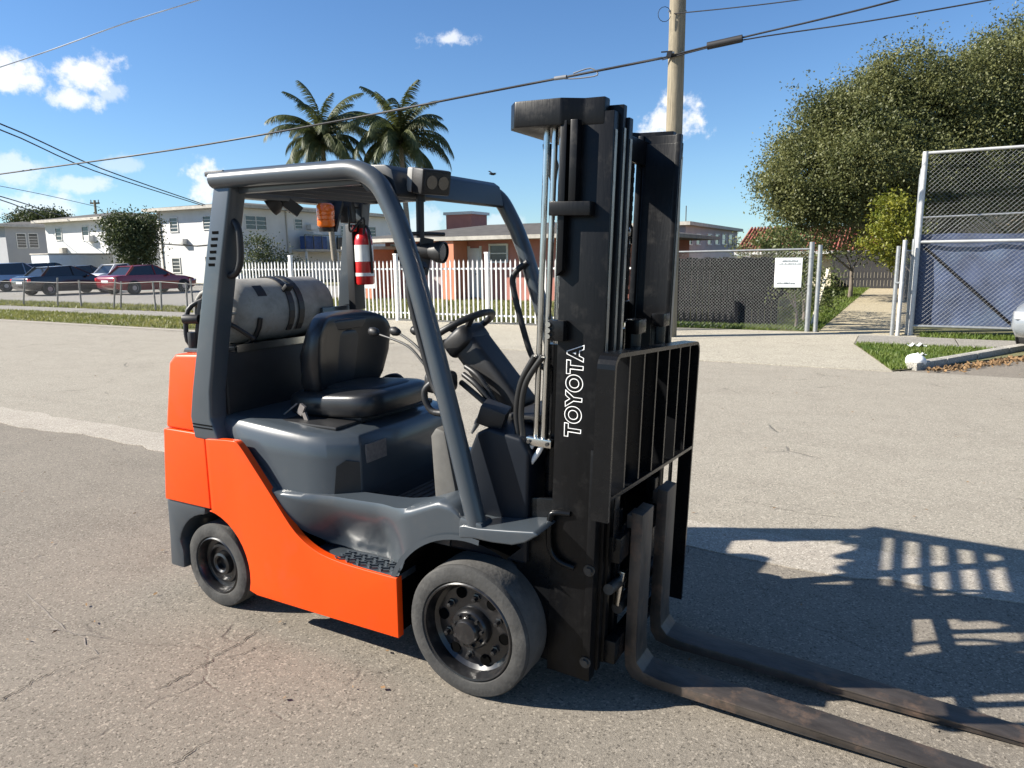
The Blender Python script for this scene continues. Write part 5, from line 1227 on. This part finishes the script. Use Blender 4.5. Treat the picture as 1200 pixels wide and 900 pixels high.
lb = mp(fr.xf(sag), 'load_backrest', 'black_paint', smooth=40)
mp(MB().box(LX0, LX1, LY0+.014, LY1-.014, LZ0, LZ0+.014).xf(sag), 'lower_rail', 'black_paint', lb, bevel=.002)
for k in range(6):
    y = LY0 + (LY1-LY0)*(k+1)/7
    mp(MB().box(LX0+.002, LX1-.004, y-.006, y+.006, LZ0+.0145, LZ1-.0145).xf(sag), 'backrest_bar', 'black_paint', lb)
    mp(MB().prism([(LX0+.004, LZ0+.0145), (LX1-.006, LZ0+.0145), (LX0+.004, LZ0+.07)], 'y', y+.0065, y+.012).xf(sag), 'gusset', 'black_paint', lb)
for y in (.20, .85): mp(MB().box(.476, .4795, y, y+.05, .60, .90), 'backrest_mount', 'black_paint', lb, bevel=.004)
for y0 in (.315, .615):
    w = .125; pf = []
    side_p = [(.503, .72), (.545, .715), (.547, .20), (.553, .135), (.58, .105), (.64, .094), (1.10, .093), (1.82, .077), (1.92, .070), (1.92, .064), (1.82, .060), (1.10, .057), (.60, .056), (.535, .068), (.510, .105), (.503, .17)]
    fk = MB().prism(side_p, 'y', y0, y0+w)
    def taper(p):
        if p.x > 1.55: p.y = (y0+w/2) + (p.y-y0-w/2)*(1-.35*((p.x-1.55)/.37)**2)
        return p
    fko = mp(fk.xf(taper), 'fork', 'fork_steel', bevel=.006)
    mp(MB().box(.478, .503, y0+.02, y0+w-.02, .60, .70), 'fork_hook', 'fork_steel', fko, bevel=.004)

# --- gas cylinder and fire extinguisher carried on the truck
TKm = Matrix.Translation((CX, CY, 0)) @ Matrix.Rotation(-YAW, 4, 'Z')
TK = thing('gas_cylinder', 'dented grey gas cylinder lying across the back of the forklift', 'gas cylinder', FW((-1.455, .525, 1.232)), -YAW)
tr_ = .152; zc = 1.385-1.232
pt(MB().lathe([(.001, -.335), (.06, -.332), (.105, -.318), (.138, -.29), (tr_, -.25), (tr_, -.02), (tr_+.003, -.015), (tr_+.003, .015), (tr_, .02), (tr_, .25), (.138, .29), (.105, .318), (.06, .332), (.001, .335)], (0, 0, zc), (0, 1, 0), 40), 'vessel', 'tank_metal', TK, smooth=50)
colr = MB().tube([(.105*math.cos(R(a)), -.365, zc+.105*math.sin(R(a))) for a in range(-40, 221, 20)], .010, 8)
for a in (0, 60, 120, 180): colr.cyl((.100*math.cos(R(a)), -.30, zc+.10*math.sin(R(a))), (.105*math.cos(R(a)), -.365, zc+.105*math.sin(R(a))), .008, None, 8)
pt(colr, 'collar', 'tank_metal', TK, smooth=60)
pt(MB().cyl((0, -.33, zc), (0, -.38, zc), .018).cyl((0, -.385, zc), (0, -.40, zc), .032, None, 10), 'valve', 'dark_steel', TK)
pt(MB().tube(smooth_path([(0, -.375, zc-.01), (.06, -.40, zc-.02), (.13, -.36, zc-.05), (.16, -.27, zc-.12)], 5), .011, 8), 'gas_hose', 'hose_rubber', TK, smooth=60)
for y in (-.02, .045):
    sps = [((tr_+.006)*math.cos(R(a)), y, zc+(tr_+.006)*math.sin(R(a))) for a in range(-40, 221, 13)]
    st = MB()
    for a, b in zip(sps, sps[1:]): st.bar(a, b, .034, .004, up=(a[0]+b[0], 0, a[2]+b[2]-2*zc))
    pt(st, 'strap', 'plastic_black', TK)
    if y < 0: pt(MB().obox((.125, y, zc+.095), (.02, .05, .07), ry(50)), 'strap_buckle', 'plastic_black', TK, bevel=.005)
pt(MB().add([(tr_*1.004*math.cos(R(a)), y, zc+tr_*1.004*math.sin(R(a))) for y in (-.205, -.15) for a in (28, 36, 44, 52)], [(0, 1, 5, 4), (1, 2, 6, 5), (2, 3, 7, 6)]), 'sticker', 'plastic_black', TK)
EX = thing('fire_extinguisher', 'red fire extinguisher with a white band on the far rear pillar', 'fire extinguisher', FW((-1.165, .90, 1.49)), -YAW)
eb = pt(MB().lathe([(.001, 0), (.042, .001), (.047, .01), (.047, .225), (.040, .252), (.020, .272), (.018, .29), (.001, .292)], (0, 0, 0), (0, 0, 1), 28), 'body', 'red_paint', EX, smooth=45)
pt(MB().lathe([(.0478, .120), (.0478, .205)], (0, 0, 0), (0, 0, 1), 28), 'label_band', 'white_label', EX)
pt(MB().lathe([(.0480, .045), (.0480, .062)], (0, 0, 0), (0, 0, 1), 28), 'label_strip', 'white_label', EX)
pt(MB().cyl((0, 0, .285), (0, 0, .31), .016).bar((0, 0, .305), (-.07, -.02, .33), .02, .008).bar((0, 0, .318), (-.075, -.02, .352), .02, .006), 'handle', 'dark_steel', EX)
pt(MB().cyl((-.02, -.03, .29), (-.03, -.045, .29), .017, None, 12), 'gauge', 'red_paint', EX)
pt(MB().tube(smooth_path([(.01, 0, .30), (.05, -.02, .28), (.056, -.01, .15), (.05, 0, .06)], 5), .007, 8), 'hose', 'hose_rubber', EX, smooth=60)
pt(MB().box(-1.25, -1.205, .86, .94, 1.36, 1.80), 'extinguisher_bracket', 'plastic_black', bevel=.004)
pt(MB().box(-1.30, -1.285, .70, .95, 1.24, 1.38), 'rear_plate', 'grey_paint', bevel=.004)
